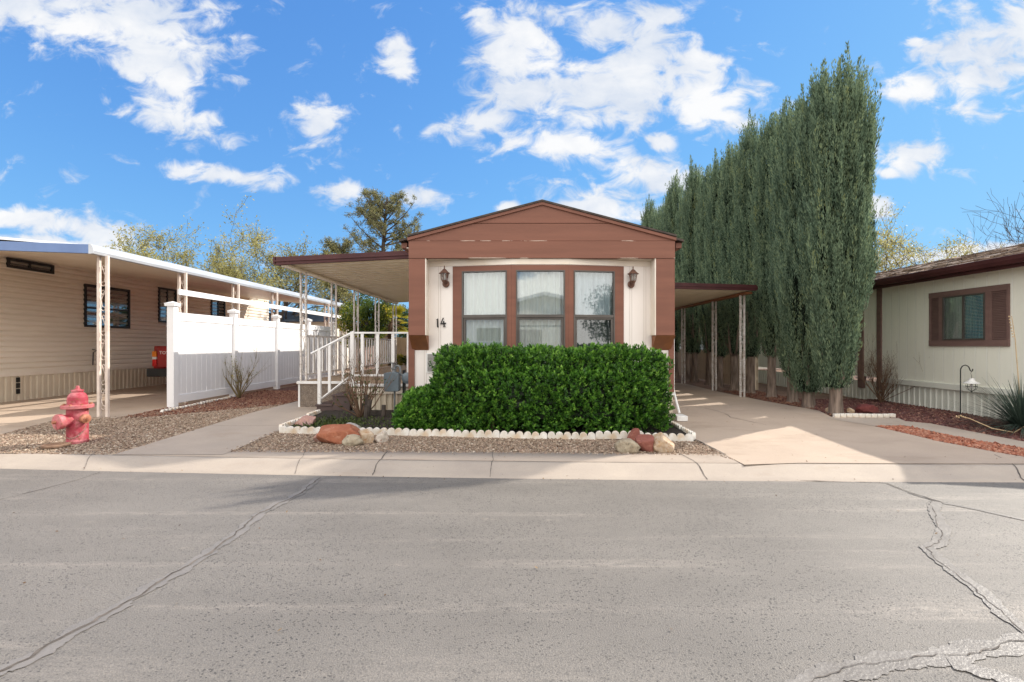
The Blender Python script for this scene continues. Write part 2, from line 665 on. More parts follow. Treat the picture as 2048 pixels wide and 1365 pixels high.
def shingle_mat():
    m, nt, b = nodes("asphalt_shingle")
    br = nt.nodes.new('ShaderNodeTexBrick')
    br.inputs['Scale'].default_value = 1.0
    br.inputs['Brick Width'].default_value = 0.3
    br.inputs['Row Height'].default_value = 0.14
    br.inputs['Mortar Size'].default_value = 0.008
    br.inputs['Color1'].default_value = (0.26, 0.185, 0.14, 1)
    br.inputs['Color2'].default_value = (0.40, 0.305, 0.24, 1)
    br.inputs['Mortar'].default_value = (0.07, 0.05, 0.045, 1)
    tc = nt.nodes.new('ShaderNodeTexCoord')
    mp = nt.nodes.new('ShaderNodeMapping')
    mp.inputs['Rotation'].default_value = (0, 0, R(90))
    nt.links.new(tc.outputs['Object'], mp.inputs[0])
    nt.links.new(mp.outputs[0], br.inputs['Vector'])
    col = mixc(nt, ramp(nt, noise_n(nt, coords(nt, (3.2, 1.5, 1)), 2.0, 7, 0.72), 0.46, 0.60), br.outputs['Color'], (0.10, 0.065, 0.05))
    col = mixc(nt, ramp(nt, noise_n(nt, coords(nt), 160, 2), 0.3, 0.7), col, mixc(nt, 1.0, col, (1.25, 1.25, 1.25), 'MULTIPLY'))
    nt.links.new(col, b.inputs['Base Color'])
    b.inputs['Roughness'].default_value = 0.9
    bump(nt, b, mathn(nt, 'MULTIPLY', br.outputs['Fac'], -1.0), 0.012)
    return m


M = {}
M['asphalt'] = asphalt_mat()
M['sealant'] = mat("crack_sealant", (0.235, 0.215, 0.197), (0.185, 0.168, 0.153), rough=0.45, scale=5, bdist=0.004, bscale=70, spec=0.3)
M['dullseal'] = mat("old_crack_sealant", (0.205, 0.187, 0.172), (0.172, 0.158, 0.146), rough=0.5, scale=7, bdist=0.003, bscale=90)
M['crack'] = mat("dark_crack", (0.06, 0.05, 0.044), (0.17, 0.145, 0.125), rough=0.9, scale=14)  # dark line colour for cracks and joints
M['kerb'] = concrete_mat("kerb_concrete", (0.43, 0.365, 0.305), (0.36, 0.305, 0.26))
M['drive'] = concrete_mat("driveway_concrete", (0.46, 0.365, 0.29), (0.40, 0.315, 0.25), (0.26, 0.19, 0.14))
M['walk'] = concrete_mat("walkway_concrete", (0.42, 0.345, 0.285), (0.36, 0.30, 0.25))
M['dirt'] = mat("bare_earth", (0.22, 0.13, 0.085), (0.15, 0.09, 0.06), rough=0.95, scale=2, bdist=0.02, bscale=25, speck=(0.36, 0.27, 0.2), sscale=60)
M['gravelbed'] = stone_bed_mat("gravel_bed", [(0.10, 0.07, 0.05), (0.26, 0.19, 0.14), (0.38, 0.30, 0.23), (0.16, 0.11, 0.08)], 55)
M['redbed'] = stone_bed_mat("red_gravel_bed", [(0.05, 0.022, 0.018), (0.12, 0.05, 0.04), (0.18, 0.10, 0.075), (0.07, 0.03, 0.028)], 45)
M['soil'] = mat("dark_soil", (0.018, 0.014, 0.012), (0.032, 0.024, 0.019), rough=0.95, scale=9, bdist=0.03, bscale=30, speck=(0.10, 0.075, 0.055), sscale=70)
M['brown'] = mat("chocolate_paint", (0.218, 0.090, 0.059), (0.182, 0.074, 0.049), rough=0.55, scale=1.4, stretch=(0.6, 0.6, 5), bdist=0.002, bscale=60, spec=0.35)
M['brownboard'] = board_paint()
M['darkbrown'] = mat("dark_brown_metal", (0.080, 0.027, 0.027), (0.058, 0.019, 0.020), rough=0.5, scale=2.5, spec=0.25)
M['rust'] = mat("bounce_tinted_brown", (0.26, 0.10, 0.035), (0.20, 0.075, 0.03), rough=0.6, scale=6)  # brown with the orange of bounced light mixed into the colour
M['peel'] = mat("bare_peeled_wood", (0.62, 0.52, 0.44), (0.5, 0.4, 0.33), rough=0.8, scale=30)
M['cream'] = groove_mat("cream_grooved_siding", (0.85, 0.79, 0.75), (0.82, 0.755, 0.715), 'X', 0.235, 0.007, (0.60, 0.52, 0.46), second=0.16)
M['creamflat'] = mat("cream_paint", (0.79, 0.72, 0.64), (0.72, 0.63, 0.53), rough=0.6, scale=2, spec=0.3)
M['skirt'] = mat("cream_skirting", (0.66, 0.58, 0.46), (0.58, 0.49, 0.38), rough=0.5, scale=3, stretch=(1, 1, 0.4), bdist=0.001)
M['white'] = mat("white_painted_metal", (0.80, 0.79, 0.78), (0.70, 0.68, 0.66), rough=0.4, scale=5, stretch=(1, 1, 0.6))
M['whiteworn'] = mat("chipped_white_ironwork", (0.76, 0.73, 0.70), (0.55, 0.49, 0.44), rough=0.5, scale=9, speck=(0.16, 0.10, 0.07), sscale=45, samt=0.7)
M['vinyl'] = mat("white_vinyl", (0.84, 0.83, 0.84), (0.80, 0.79, 0.80), rough=0.38, scale=1.2, spec=0.45)
M['bronze'] = mat("bronze_window_metal", (0.115, 0.10, 0.09), (0.09, 0.078, 0.07), rough=0.4, metal=0.3, scale=3)
M['curtain'] = mat("sheer_curtain", (0.84, 0.82, 0.76), (0.76, 0.74, 0.69), rough=0.9, scale=2, stretch=(6, 6, 0.4))
M['curtaingrey'] = mat("grey_blue_curtain", (0.62, 0.66, 0.69), (0.50, 0.54, 0.58), rough=0.9, scale=2, stretch=(6, 6, 0.4))
M['glass'] = glass_mat("window_glass", 0.10)
M['glassclear'] = glass_mat("clear_window_glass", 0.03)
M['glassdark'] = glass_mat("dark_window_glass", 0.10, (0.6, 0.62, 0.62))
M['void'] = mat("dark_room", (0.02, 0.018, 0.016), rough=0.9)
M['lampglass'] = glass_mat("seeded_lamp_glass", 0.3, (0.92, 0.92, 0.9))
M['copper'] = mat("aged_copper", (0.20, 0.105, 0.075), (0.13, 0.07, 0.055), rough=0.5, metal=0.5, scale=18)
M['bulb'] = mat("frosted_bulb", (0.85, 0.83, 0.80), rough=0.3)
M['black'] = mat("black_iron", (0.012, 0.012, 0.013), (0.02, 0.02, 0.02), rough=0.45)
M['numeral'] = mat("black_numeral", (0.02, 0.018, 0.018), rough=0.5)
M['tan_alum'] = mat("tan_aluminium_pan", (0.82, 0.74, 0.58), (0.77, 0.69, 0.53), rough=0.42, scale=1.5, spec=0.5)
M['shingle'] = shingle_mat()
M['roofdark'] = mat("dark_shingle_edge", (0.085, 0.065, 0.055), (0.05, 0.04, 0.035), rough=0.9, scale=12, bdist=0.006, bscale=40)
M['aggregate'] = mat("exposed_aggregate_panel", (0.20, 0.155, 0.12), (0.14, 0.11, 0.09), rough=0.85, scale=12, bdist=0.006, bscale=90, speck=(0.42, 0.36, 0.30), sscale=80, samt=0.8)
M['deck'] = mat("porch_carpet", (0.36, 0.265, 0.18), (0.31, 0.225, 0.15), rough=0.9, scale=3, bdist=0.004, bscale=120)
M['step'] = mat("brown_step_paint", (0.085, 0.055, 0.05), (0.065, 0.042, 0.038), rough=0.6, scale=3)
M['lap'] = mat("cream_lap_siding", (0.80, 0.72, 0.62), (0.75, 0.675, 0.575), rough=0.45, scale=1.2, stretch=(1, 0.4, 2))
M['soffit'] = mat("beige_carport_ceiling", (0.76, 0.66, 0.53), (0.70, 0.60, 0.48), rough=0.4, scale=1.0, spec=0.5)
M['alum'] = mat("bright_aluminium_fascia", (0.70, 0.72, 0.75), (0.62, 0.64, 0.67), rough=0.22, metal=0.85, scale=3, stretch=(1, 0.3, 1))
M['sky_sheen_alum'] = mat("blue_sky_sheen_aluminium", (0.13, 0.20, 0.38), (0.11, 0.17, 0.33), rough=0.3, metal=0.3, scale=3)  # blue of the reflected sky painted into the fascia; also the camper's stripe
M['gutterpaint'] = mat("dull_aluminium_paint", (0.50, 0.52, 0.56), (0.42, 0.44, 0.48), rough=0.35, scale=2.5, stretch=(1, 0.4, 1), metal=0.2)
M['pinkmetal'] = mat("pinkish_painted_iron", (0.70, 0.60, 0.53), (0.60, 0.49, 0.42), rough=0.45, scale=6)
M['pale_green'] = groove_mat("pale_green_grooved_siding", (0.83, 0.815, 0.72), (0.80, 0.785, 0.69), 'Y', 0.205, 0.016, (0.93, 0.92, 0.86))
M['greenskirt'] = mat("pale_ribbed_skirting", (0.72, 0.72, 0.65), (0.66, 0.66, 0.60), rough=0.5, scale=3)
M['mauve'] = mat("mauve_brown_paint", (0.19, 0.115, 0.10), (0.16, 0.095, 0.085), rough=0.6, scale=4, stretch=(1, 1, 3))
M['blind'] = mat("window_blind", (0.66, 0.65, 0.60), (0.55, 0.54, 0.50), rough=0.7)
M['teal'] = mat("teal_curtain", (0.16, 0.38, 0.46), (0.08, 0.22, 0.29), rough=0.9, scale=4, stretch=(8, 8, 0.5))
M['beigefence'] = mat("beige_fence_boards", (0.56, 0.42, 0.29), (0.48, 0.355, 0.24), rough=0.75, scale=3, stretch=(4, 4, 0.4))
M['creamfence'] = mat("cream_fence_boards", (0.64, 0.53, 0.40), (0.55, 0.45, 0.33), rough=0.7, scale=3, stretch=(4, 4, 0.4))
M['hydrant'] = mat("faded_red_hydrant_paint", (0.34, 0.036, 0.058), (0.50, 0.16, 0.175), rough=0.6, scale=7, detail=10, speck=(0.22, 0.075, 0.04), sscale=20, samt=0.75, lo=0.44, hi=0.60, bdist=0.002, bscale=70)
M['hydrantcap'] = mat("chalky_pink_cap_paint", (0.44, 0.10, 0.115), (0.50, 0.19, 0.19), rough=0.6, scale=9, speck=(0.28, 0.12, 0.06), sscale=20, bdist=0.002)
M['rustcap'] = mat("rusty_cap", (0.42, 0.17, 0.10), (0.30, 0.11, 0.06), rough=0.7, scale=16, speck=(0.55, 0.30, 0.22), sscale=40)
M['chain'] = mat("rusty_chain", (0.45, 0.28, 0.25), (0.3, 0.17, 0.13), rough=0.6, scale=30)
M['iron'] = mat("rusty_cover_iron", (0.17, 0.10, 0.065), (0.24, 0.15, 0.10), rough=0.8, scale=14, bdist=0.004, bscale=60)
M['meter'] = mat("grey_meter_paint", (0.125, 0.155, 0.18), (0.10, 0.125, 0.145), rough=0.4, scale=6)
M['pipe'] = mat("grey_pipe", (0.21, 0.23, 0.25), (0.16, 0.17, 0.18), rough=0.45, metal=0.3)
M['cast'] = mat("white_cast_edging", (0.75, 0.72, 0.68), (0.62, 0.56, 0.48), rough=0.75, scale=8, speck=(0.50, 0.30, 0.12), sscale=7, samt=0.45, bdist=0.003, bscale=60)
M['truckred'] = mat("red_truck_paint", (0.30, 0.012, 0.012), (0.26, 0.010, 0.010), rough=0.25, spec=0.6)
M['chrome'] = mat("bumper_black", (0.025, 0.027, 0.03), rough=0.35)
M['lampred'] = mat("red_lens", (0.55, 0.01, 0.01), rough=0.2)
M['lampamber'] = mat("amber_lens", (0.75, 0.22, 0.02), rough=0.2)
M['lampclear'] = mat("clear_lens", (0.7, 0.7, 0.7), rough=0.2)
M['rubber'] = mat("tyre_rubber", (0.015, 0.015, 0.015), rough=0.8)
M['slate'] = mat("slate_blue_cover", (0.028, 0.036, 0.05), (0.035, 0.045, 0.06), rough=0.55)
M['bark'] = mat("grey_brown_bark", (0.27, 0.205, 0.165), (0.12, 0.09, 0.07), rough=0.9, scale=9, stretch=(2.2, 2.2, 0.3), bdist=0.03, bscale=14)
M['barkdark'] = mat("dark_bark", (0.085, 0.065, 0.055), (0.05, 0.04, 0.034), rough=0.9, scale=10)
M['twig'] = mat("brown_twig", (0.19, 0.115, 0.07), (0.13, 0.075, 0.05), rough=0.85, scale=12)
M['paletwig'] = mat("olive_twig", (0.22, 0.17, 0.075), (0.17, 0.12, 0.06), rough=0.85, scale=12)
M['straw'] = mat("dry_straw_stalk", (0.55, 0.41, 0.25), (0.45, 0.32, 0.18), rough=0.8, scale=12)
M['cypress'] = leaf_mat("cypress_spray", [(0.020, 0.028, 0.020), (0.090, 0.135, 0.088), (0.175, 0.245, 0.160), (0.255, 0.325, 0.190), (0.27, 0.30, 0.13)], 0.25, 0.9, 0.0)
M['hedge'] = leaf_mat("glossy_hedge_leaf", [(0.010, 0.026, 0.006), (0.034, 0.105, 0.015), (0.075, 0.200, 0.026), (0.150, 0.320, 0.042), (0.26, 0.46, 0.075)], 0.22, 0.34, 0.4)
M['spring'] = leaf_mat("new_yellow_green_leaf", [(0.22, 0.21, 0.06), (0.38, 0.35, 0.12), (0.54, 0.49, 0.22)], 0.45)
M['pine'] = leaf_mat("pine_needle", [(0.08, 0.095, 0.045), (0.19, 0.19, 0.085), (0.38, 0.33, 0.14)], 0.4)
M['citrus'] = leaf_mat("yellow_green_tree_leaf", [(0.03, 0.06, 0.012), (0.08, 0.13, 0.02), (0.30, 0.29, 0.03), (0.50, 0.42, 0.04)], 0.5)
M['palm'] = leaf_mat("palm_frond", [(0.12, 0.16, 0.02), (0.32, 0.30, 0.03), (0.52, 0.42, 0.04)], 0.5)
M['yucca'] = leaf_mat("blue_green_blade", [(0.030, 0.045, 0.035), (0.055, 0.085, 0.065), (0.09, 0.125, 0.095)], 0.15, 0.5)
M['cover'] = leaf_mat("ground_cover_leaf", [(0.02, 0.03, 0.01), (0.06, 0.085, 0.02), (0.12, 0.15, 0.04)], 0.3)
M['farleaf'] = leaf_mat("background_leaf", [(0.025, 0.05, 0.015), (0.05, 0.09, 0.022), (0.10, 0.15, 0.035)], 0.35)
M['vineleaf'] = leaf_mat("vine_leaf", [(0.02, 0.045, 0.01), (0.07, 0.12, 0.02), (0.22, 0.24, 0.03)], 0.45)
M['pebble'] = leaf_mat("loose_gravel", [(0.11, 0.07, 0.05), (0.24, 0.17, 0.12), (0.36, 0.28, 0.21), (0.30, 0.20, 0.15), (0.50, 0.43, 0.35)], 0.0, 0.85, 0.2)
M['redpebble'] = leaf_mat("loose_red_stone", [(0.06, 0.026, 0.026), (0.14, 0.055, 0.045), (0.11, 0.055, 0.055), (0.27, 0.15, 0.11)], 0.0, 0.85, 0.2)
M['mulch'] = leaf_mat("loose_brown_red_stone", [(0.07, 0.025, 0.022), (0.15, 0.06, 0.042), (0.27, 0.15, 0.10), (0.20, 0.10, 0.07)], 0.0, 0.9, 0.15)
M['orangestone'] = leaf_mat("loose_orange_stone", [(0.16, 0.05, 0.03), (0.34, 0.12, 0.07), (0.42, 0.22, 0.15), (0.24, 0.09, 0.06)], 0.0, 0.85, 0.2)


# ------------------------------------------------------------------ ground, street, drives
def flat_region(name, pts, eps, m, world=False):
    """A paved or planted patch following the fall of the lot."""
    P = [p if world else gp(*p) for p in pts]
    bm = bmesh.new()
    f = bm.faces.new([bm.verts.new((x, y, 0)) for x, y in P])
    bmesh.ops.triangulate(bm, faces=[f])
    for yy in (5.7, 8.5):
        geom = bm.verts[:] + bm.edges[:] + bm.faces[:]
        bmesh.ops.bisect_plane(bm, geom=geom, plane_co=(0, yy, 0), plane_no=(0, 1, 0))
    for v in bm.verts:
        v.co.z = g(v.co.y) + eps
    bmesh.ops.recalc_face_normals(bm, faces=bm.faces)
    for f in bm.faces:
        if f.normal.z < 0:
            f.normal_flip()
    me = bpy.data.meshes.new(name)
    bm.to_mesh(me)
    bm.free()
    me.materials.append(m)
    o = bpy.data.objects.new(name, me)
    C.objects.link(o)
    ORIG[o.name] = Vector((0, 0, 0))
    return structure(o), P


def kerb_strip(name, prof, m, x0=-60.0, x1=60.0, step=0.5):
    """A profile (distance from the gutter, height) swept along the curving kerb line."""
    mb = MB()
    n = len(prof)
    xs = np.arange(x0, x1 + 0.01, step)
    vs = []
    for X in xs:
        for d, z in prof:
            vs.append((X, kerb_y(X) + d, z))
    fs = [(i * n + k, (i + 1) * n + k, (i + 1) * n + k + 1, i * n + k + 1) for i in range(len(xs) - 1) for k in range(n - 1)]
    mb.add(vs, fs)
    return structure(mb.build(name, m, smooth=True))


gm = MB()
prof = [(-900, -0.05), (4.2, -0.05), (6.2, -0.04), (6.6, g(6.6) - 0.03), (8.5, g(8.5) - 0.03), (1500, g(8.5) - 0.03)]
gm.strip(prof, 'x', -1200, 1200)
structure(gm.build("ground", M['dirt']))
structure(kerb_strip("road", [(-40, 0.0), (-8, 0.05), (-4, 0.06), (-1.6, 0.035), (-0.0, 0.0)], M['asphalt'], step=1.0))
kerb_strip("kerb", [(-0.03, -0.02), (-0.005, 0.006), (0.09, 0.022), (0.17, 0.052), (0.25, 0.085), (0.30, 0.094), (0.318, 0.0945), (0.322, 0.086)], M['kerb'])
kerb_strip("pavement", [(0.326, 0.086), (0.330, 0.0955), (0.76, 0.0985), (0.77, 0.05)], M['walk'])

flat_region("driveway", [(1391, 879), (1489, 931)] + [(x, 690 + (H - 0.097) * F / (kerb_y((x - CX) / F * 5.1) + 0.33)) for x in (1600, 1750, 1900, 2048, 2200)] +
            [(2300, 975), (2200, 938), (2048, 915), (1879, 884), (1748, 853), (1666, 837), (1637, 822), (1529, 803), (1440, 785), (1370, 768), (1290, 760), (1200, 765), (1240, 840), (1345, 850)], 0.006, M['drive'])
flat_region("concrete_path", [(1652, 838), (1666, 834.5), (1797, 838), (1811, 844), (1863, 849), (2048, 885), (2250, 925), (2250, 942), (2048, 898), (1939, 880), (1809, 852.5), (1750, 854)], 0.010, M['walk'])
flat_region("walkway", [(-4.62, 5.6), (-3.36, 5.6), (-3.38, 7.0), (-3.38, 8.9), (-2.2, 9.2), (-4.0, 9.6), (-4.15, 15), (-4.6, 15), (-4.55, 9.9)], 0.006, M['walk'], True)
flat_region("side_driveway", [(-7.05, 6.75), (-7.3, 7.75), (-6.5, 7.95), (-6.35, 9.0), (-6.35, 22), (-10.6, 22), (-10.6, 5.9), (-20, 6.9), (-20, 6.5), (-8.2, 5.62), (-7.0, 5.85)], 0.006, M['drive'], True)
_, PG1 = flat_region("gravel_yard", [(-7.1, 5.75), (-4.6, 5.62), (-4.56, 9.9), (-6.3, 9.9), (-6.4, 8.2), (-7.3, 7.8), (-7.05, 6.7)], -0.002, M['gravelbed'], True)
_, PG2 = flat_region("gravel_strip", [(-3.42, 5.75), (-1.0, 5.72), (1.2, 5.62), (2.25, 5.58), gp(1478, 924), gp(1391, 879), gp(1390, 884), (0.0, 6.56), (-3.42, 6.92)], -0.002, M['gravelbed'], True)
_, PB = flat_region("planting_bed", [(-3.32, 6.84), (0.0, 6.5), (2.26, 6.38), (2.36, 7.3), (2.45, 7.95), (-1.8, 7.98), (-1.8, 8.6), (-2.9, 8.65), (-3.36, 8.55)], 0.03, M['soil'], True)
_, PR1 = flat_region("red_stone_bed", [(-6.4, 8.0), (-6.1, 8.0), (-5.4, 8.6), (-4.58, 9.6), (-4.6, 18), (-6.45, 18), (-6.45, 8.7)], 0.002, M['redbed'], True)
_, PR2 = flat_region("red_gravel_yard", [gp(1660, 830), gp(1797, 838), gp(1811, 844), gp(1863, 849), gp(2048, 885), gp(2300, 935), (9.0, 6.0), (7.62, 6.5), (7.62, 10.5), (6.0, 10.6), (5.4, 9.0)], 0.0, M['redbed'], True)
_, PR3 = flat_region("orange_gravel_strip", [gp(1750, 853.5), gp(1809, 853), gp(1939, 880), gp(2048, 898), gp(2250, 942), gp(2250, 955), gp(2048, 915), gp(1879, 884)], 0.003, M['redbed'], True)


def ribbon(name, pts, w, z, m, jit=0.02, sub=8, seed=0, wj=0.4):
    """A crack or a band of sealant: a thin irregular sheet along a wandering line on the paving."""
    line = []
    q = 0
    for i in range(len(pts) - 1):
        a, b = Vector(pts[i]), Vector(pts[i + 1])
        for k in range(sub):
            p = a.lerp(b, k / sub)
            t = (b - a).normalized()
            w1 = noise.noise((p.x * 6, p.y * 6, seed * 3.7)) + 0.6 * noise.noise((p.x * 19, p.y * 19, seed * 1.9))
            line.append(p + Vector((-t.y, t.x)) * w1 * jit * 2.2)
    line.append(Vector(pts[-1]))
    vs, fs = [], []
    for i, p in enumerate(line):
        t = (line[min(i + 1, len(line) - 1)] - line[max(i - 1, 0)]).normalized()
        nrm = Vector((-t.y, t.x))
        wa = w * (1 + wj * (noise.noise((i * 0.31, seed * 7.3, 0.5)) * 1.2 + noise.noise((i * 1.7, seed * 2.3, 4.5)) * 0.7))
        wb = w * (1 + wj * (noise.noise((i * 0.27, seed * 5.1, 9.5)) * 1.2 + noise.noise((i * 1.9, seed * 2.9, 7.5)) * 0.7))
        zz = z(p.x, p.y) if callable(z) else z
        vs += [(p.x + nrm.x * wa / 2, p.y + nrm.y * wa / 2, zz), (p.x - nrm.x * wb / 2, p.y - nrm.y * wb / 2, zz)]
        if i:
            k = 2 * i
            fs.append((k - 2, k - 1, k + 1, k))
    return structure(MB().add(vs, fs).build(name, m))


def road_z(e):
    pr = [(-40, 0.0), (-8, 0.05), (-4, 0.06), (-1.6, 0.035), (0.0, 0.0)]
    return lambda x, y: float(np.interp(y - kerb_y(x), [p[0] for p in pr], [p[1] for p in pr])) + e


# the crown of the road is low, so road points are found on its surface
def rpz(px, py):
    Y = 4.0
    for _ in range(40):
        z = road_z(0)((px - CX) / F * Y, Y)
        Y = 0.5 * Y + 0.5 * (H - z) * F / (py - CY)
    return ((px - CX) / F * Y, Y)


ck = [rpz(*p) for p in [(640, 957), (600, 987), (545, 1015), (520, 1028), (470, 1068), (420, 1108), (340, 1155), (245, 1210), (150, 1265), (60, 1318), (-40, 1362)]]
ribbon("road_crack_sealant", ck, 0.085, road_z(0.004), M['dullseal'], 0.012, 16, 1, 0.5)
ribbon("road_crack", ck, 0.012, road_z(0.007), M['crack'], 0.012, 16, 2, 0.8)
ck = [rpz(*p) for p in [(1600, 962.5), (1770, 967), (1820, 987), (1850, 996), (1885, 1007), (1960, 1021), (2060, 1043), (2200, 1080)]]
ribbon("road_crack_sealant", ck[2:], 0.055, road_z(0.004), M['sealant'], 0.004, 6, 3)
ribbon("road_crack", ck[:5], 0.014, road_z(0.007), M['crack'], 0.006, 8, 4, 0.8)
ck = [rpz(*p) for p in [(1868, 1004), (1874, 1035), (1892, 1068), (1880, 1090), (1856, 1098), (1880, 1122), (1930, 1158), (1985, 1205), (2050, 1262), (2120, 1330)]]
ribbon("road_crack_sealant", ck, 0.080, road_z(0.005), M['sealant'], 0.010, 16, 5, 0.28)
ribbon("road_crack", [(x - 0.02, y) for x, y in ck], 0.0045, road_z(0.007), M['crack'], 0.010, 18, 6, 1.1)
ck = [rpz(*p) for p in [(1560, 1390), (1640, 1362), (1710, 1338), (1790, 1322), (1870, 1318), (1950, 1302), (2060, 1282), (2200, 1270)]]
ribbon("road_crack_sealant", ck, 0.11, road_z(0.004), M['sealant'], 0.012, 18, 7, 0.28)
ribbon("road_crack", ck, 0.0045, road_z(0.008), M['crack'], 0.012, 18, 8, 1.1)
ck = [rpz(*p) for p in [(1900, 1330), (1980, 1350), (2060, 1385)]]
ribbon("road_crack_sealant", ck, 0.08, road_z(0.006), M['sealant'], 0.010, 14, 9, 0.3)
ck = [rpz(*p) for p in [(-60, 1015), (20, 995), (95, 976), (150, 962), (200, 946)]]
ribbon("road_crack", ck, 0.008, road_z(0.004), M['crack'], 0.006, 8, 10, 0.9)


def kz(e):
    pr = [(-0.005, 0.006), (0.09, 0.022), (0.17, 0.052), (0.25, 0.085), (0.30, 0.094), (0.76, 0.0985)]
    def f(x, y):
        d = y - kerb_y(x)
        return (float(np.interp(d, [p[0] for p in pr], [p[1] for p in pr])) if d < 0.77 else g(y) + 0.006) + e
    return f


def kp(px, d):
    X = 0.0
    for _ in range(20):
        X = (px - CX) / F * (kerb_y(X) + d)
    return (X, kerb_y(X) + d)


for i, (a, b) in enumerate([(775, 745), (1360, 1415), (612, 590), (200, 168), (1990, 2050), (985, 980)]):
    ribbon("kerb_crack", [kp(a, 0.76), kp((a + b) / 2 + 3, 0.36), kp((a + b) / 2 + (b - a) * 0.25, 0.2), kp(b, 0.0)], 0.010 if i in (0, 1, 4) else 0.005, kz(0.004), M['crack'], 0.004, 5, 20 + i, 0.6)
xs = np.linspace(-9, 9, 60)
ribbon("kerb_joint", [(x, kerb_y(x) + 0.324) for x in xs], 0.007, 0.0975, M['crack'], 0.001, 2, 30, 0.9)
ribbon("driveway_crack", [gp(1410, 817), gp(1450, 828), gp(1462, 836), gp(1490, 842), gp(1535, 852)], 0.009, kz(0.003), M['crack'], 0.012, 7, 31, 0.8)
ribbon("driveway_joint", [gp(1391, 880), gp(1440, 905), gp(1489, 931)], 0.018, kz(0.003), M['crack'], 0.003, 5, 32, 0.5)
ribbon("walkway_joint", [(-4.6, 7.3), (-3.4, 7.3)], 0.008, kz(0.003), M['crack'], 0.001, 4, 33, 0.3)
ribbon("walkway_joint", [(-4.6, 8.9), (-3.4, 8.9)], 0.008, kz(0.003), M['crack'], 0.001, 4, 34, 0.3)
ribbon("walkway_joint", [(-4.62, kerb_y(-4.6) + 0.7), (-3.36, kerb_y(-3.4) + 0.7)], 0.008, 0.104, M['crack'], 0.001, 4, 35, 0.3)


def in_poly(pts, poly):
    x, y = pts[:, 0], pts[:, 1]
    ins = np.zeros(len(pts), bool)
    n = len(poly)
    for i in range(n):
        x0, y0 = poly[i]
        x1, y1 = poly[(i + 1) % n]
        c = (y0 > y) != (y1 > y)
        with np.errstate(divide='ignore', invalid='ignore'):
            xi = (x1 - x0) * (y - y0) / (y1 - y0) + x0
        ins ^= c & (x < xi)
    return ins


def stones(name, poly, n, size, m, label, seed, eps=0.0):
    """Loose stones: small irregular eight-sided chips lying on the bed."""
    rng = np.random.default_rng(seed)
    poly = np.array(poly)
    lo, hi = poly.min(0), poly.max(0)
    hi[1] = min(hi[1], 12.5)
    pts = np.zeros((0, 2))
    while len(pts) < n:
        q = lo + rng.random((n * 2, 2)) * (hi - lo)
        pts = np.concatenate([pts, q[in_poly(q, poly)]])
        if len(pts) == 0:
            break
    pts = pts[:n]
    base = np.array([(1, 0, 0), (0, 1, 0), (-1, 0, 0), (0, -1, 0), (0, 0, 1), (0, 0, -1)], float)
    faces = np.array([(0, 1, 4), (1, 2, 4), (2, 3, 4), (3, 0, 4), (1, 0, 5), (2, 1, 5), (3, 2, 5), (0, 3, 5)])
    s = size * rng.lognormal(0, 0.35, (n, 1))
    sc = np.concatenate([s * rng.uniform(0.7, 1.3, (n, 1)), s * rng.uniform(0.6, 1.1, (n, 1)), s * rng.uniform(0.5, 0.8, (n, 1))], 1)
    V = base[None] * sc[:, None, :] + rng.normal(0, 0.22, (n, 6, 3)) * sc[:, None, :]
    a = rng.uniform(0, 6.28, n)
    ca, sa = np.cos(a)[:, None], np.sin(a)[:, None]
    V = np.stack([V[..., 0] * ca - V[..., 1] * sa, V[..., 0] * sa + V[..., 1] * ca, V[..., 2]], -1)
    gz = 0.095 + np.clip((pts[:, 1] - 5.7) / 2.8, 0, 1) * 0.085 + eps
    V += np.concatenate([pts, (gz + sc[:, 2] * 0.35)[:, None]], 1)[:, None, :]
    Fc = (faces[None] + (np.arange(n) * 6)[:, None, None]).reshape(-1, 3)
    me = bpy.data.meshes.new(name)
    me.from_pydata(V.reshape(-1, 3).tolist(), [], Fc.tolist())
    at = me.attributes.new('tint', 'FLOAT', 'POINT')
    at.data.foreach_set('value', np.repeat(rng.random(n), 6))
    me.materials.append(m)
    o = bpy.data.objects.new(name, me)
    C.objects.link(o)
    return tag(o, label, "gravel", kind='stuff')


stones("gravel", PG1, 34000, 0.0085, M['pebble'], "tan and grey gravel round the red hydrant beside the walkway", 1)
stones("gravel", PG2, 17000, 0.0080, M['pebble'], "tan gravel strip between the white edging and the kerb", 2)
stones("red_gravel", PR1, 12000, 0.013, M['mulch'], "brown red stone chips along the foot of the white fence", 3, 0.004)
stones("red_gravel", PR2, 14000, 0.014, M['redpebble'], "purplish red gravel below the pale green house wall", 4)
stones("red_gravel", PR3, 5200, 0.013, M['orangestone'], "orange red gravel between the driveway and the narrow path", 5, 0.004)


# ------------------------------------------------------------------ the brown and cream mobile home
def corrugated(a0, a1, base, depth, period, flat=0.5):
    """Ribbed sheet profile along one axis: list of (a, offset)."""
    out = []
    a = a0
    sgn = 1 if a1 > a0 else -1
    while (a1 - a) * sgn > 1e-6:
        for fr, d in ((0, 0), (flat, 0), (flat + 0.12, depth), (0.88, depth)):
            t = a + sgn * period * fr
            if (a1 - t) * sgn < 0:
                break
            out.append((t, base + d))
        a += sgn * period
    out.append((a1, base))
    return out


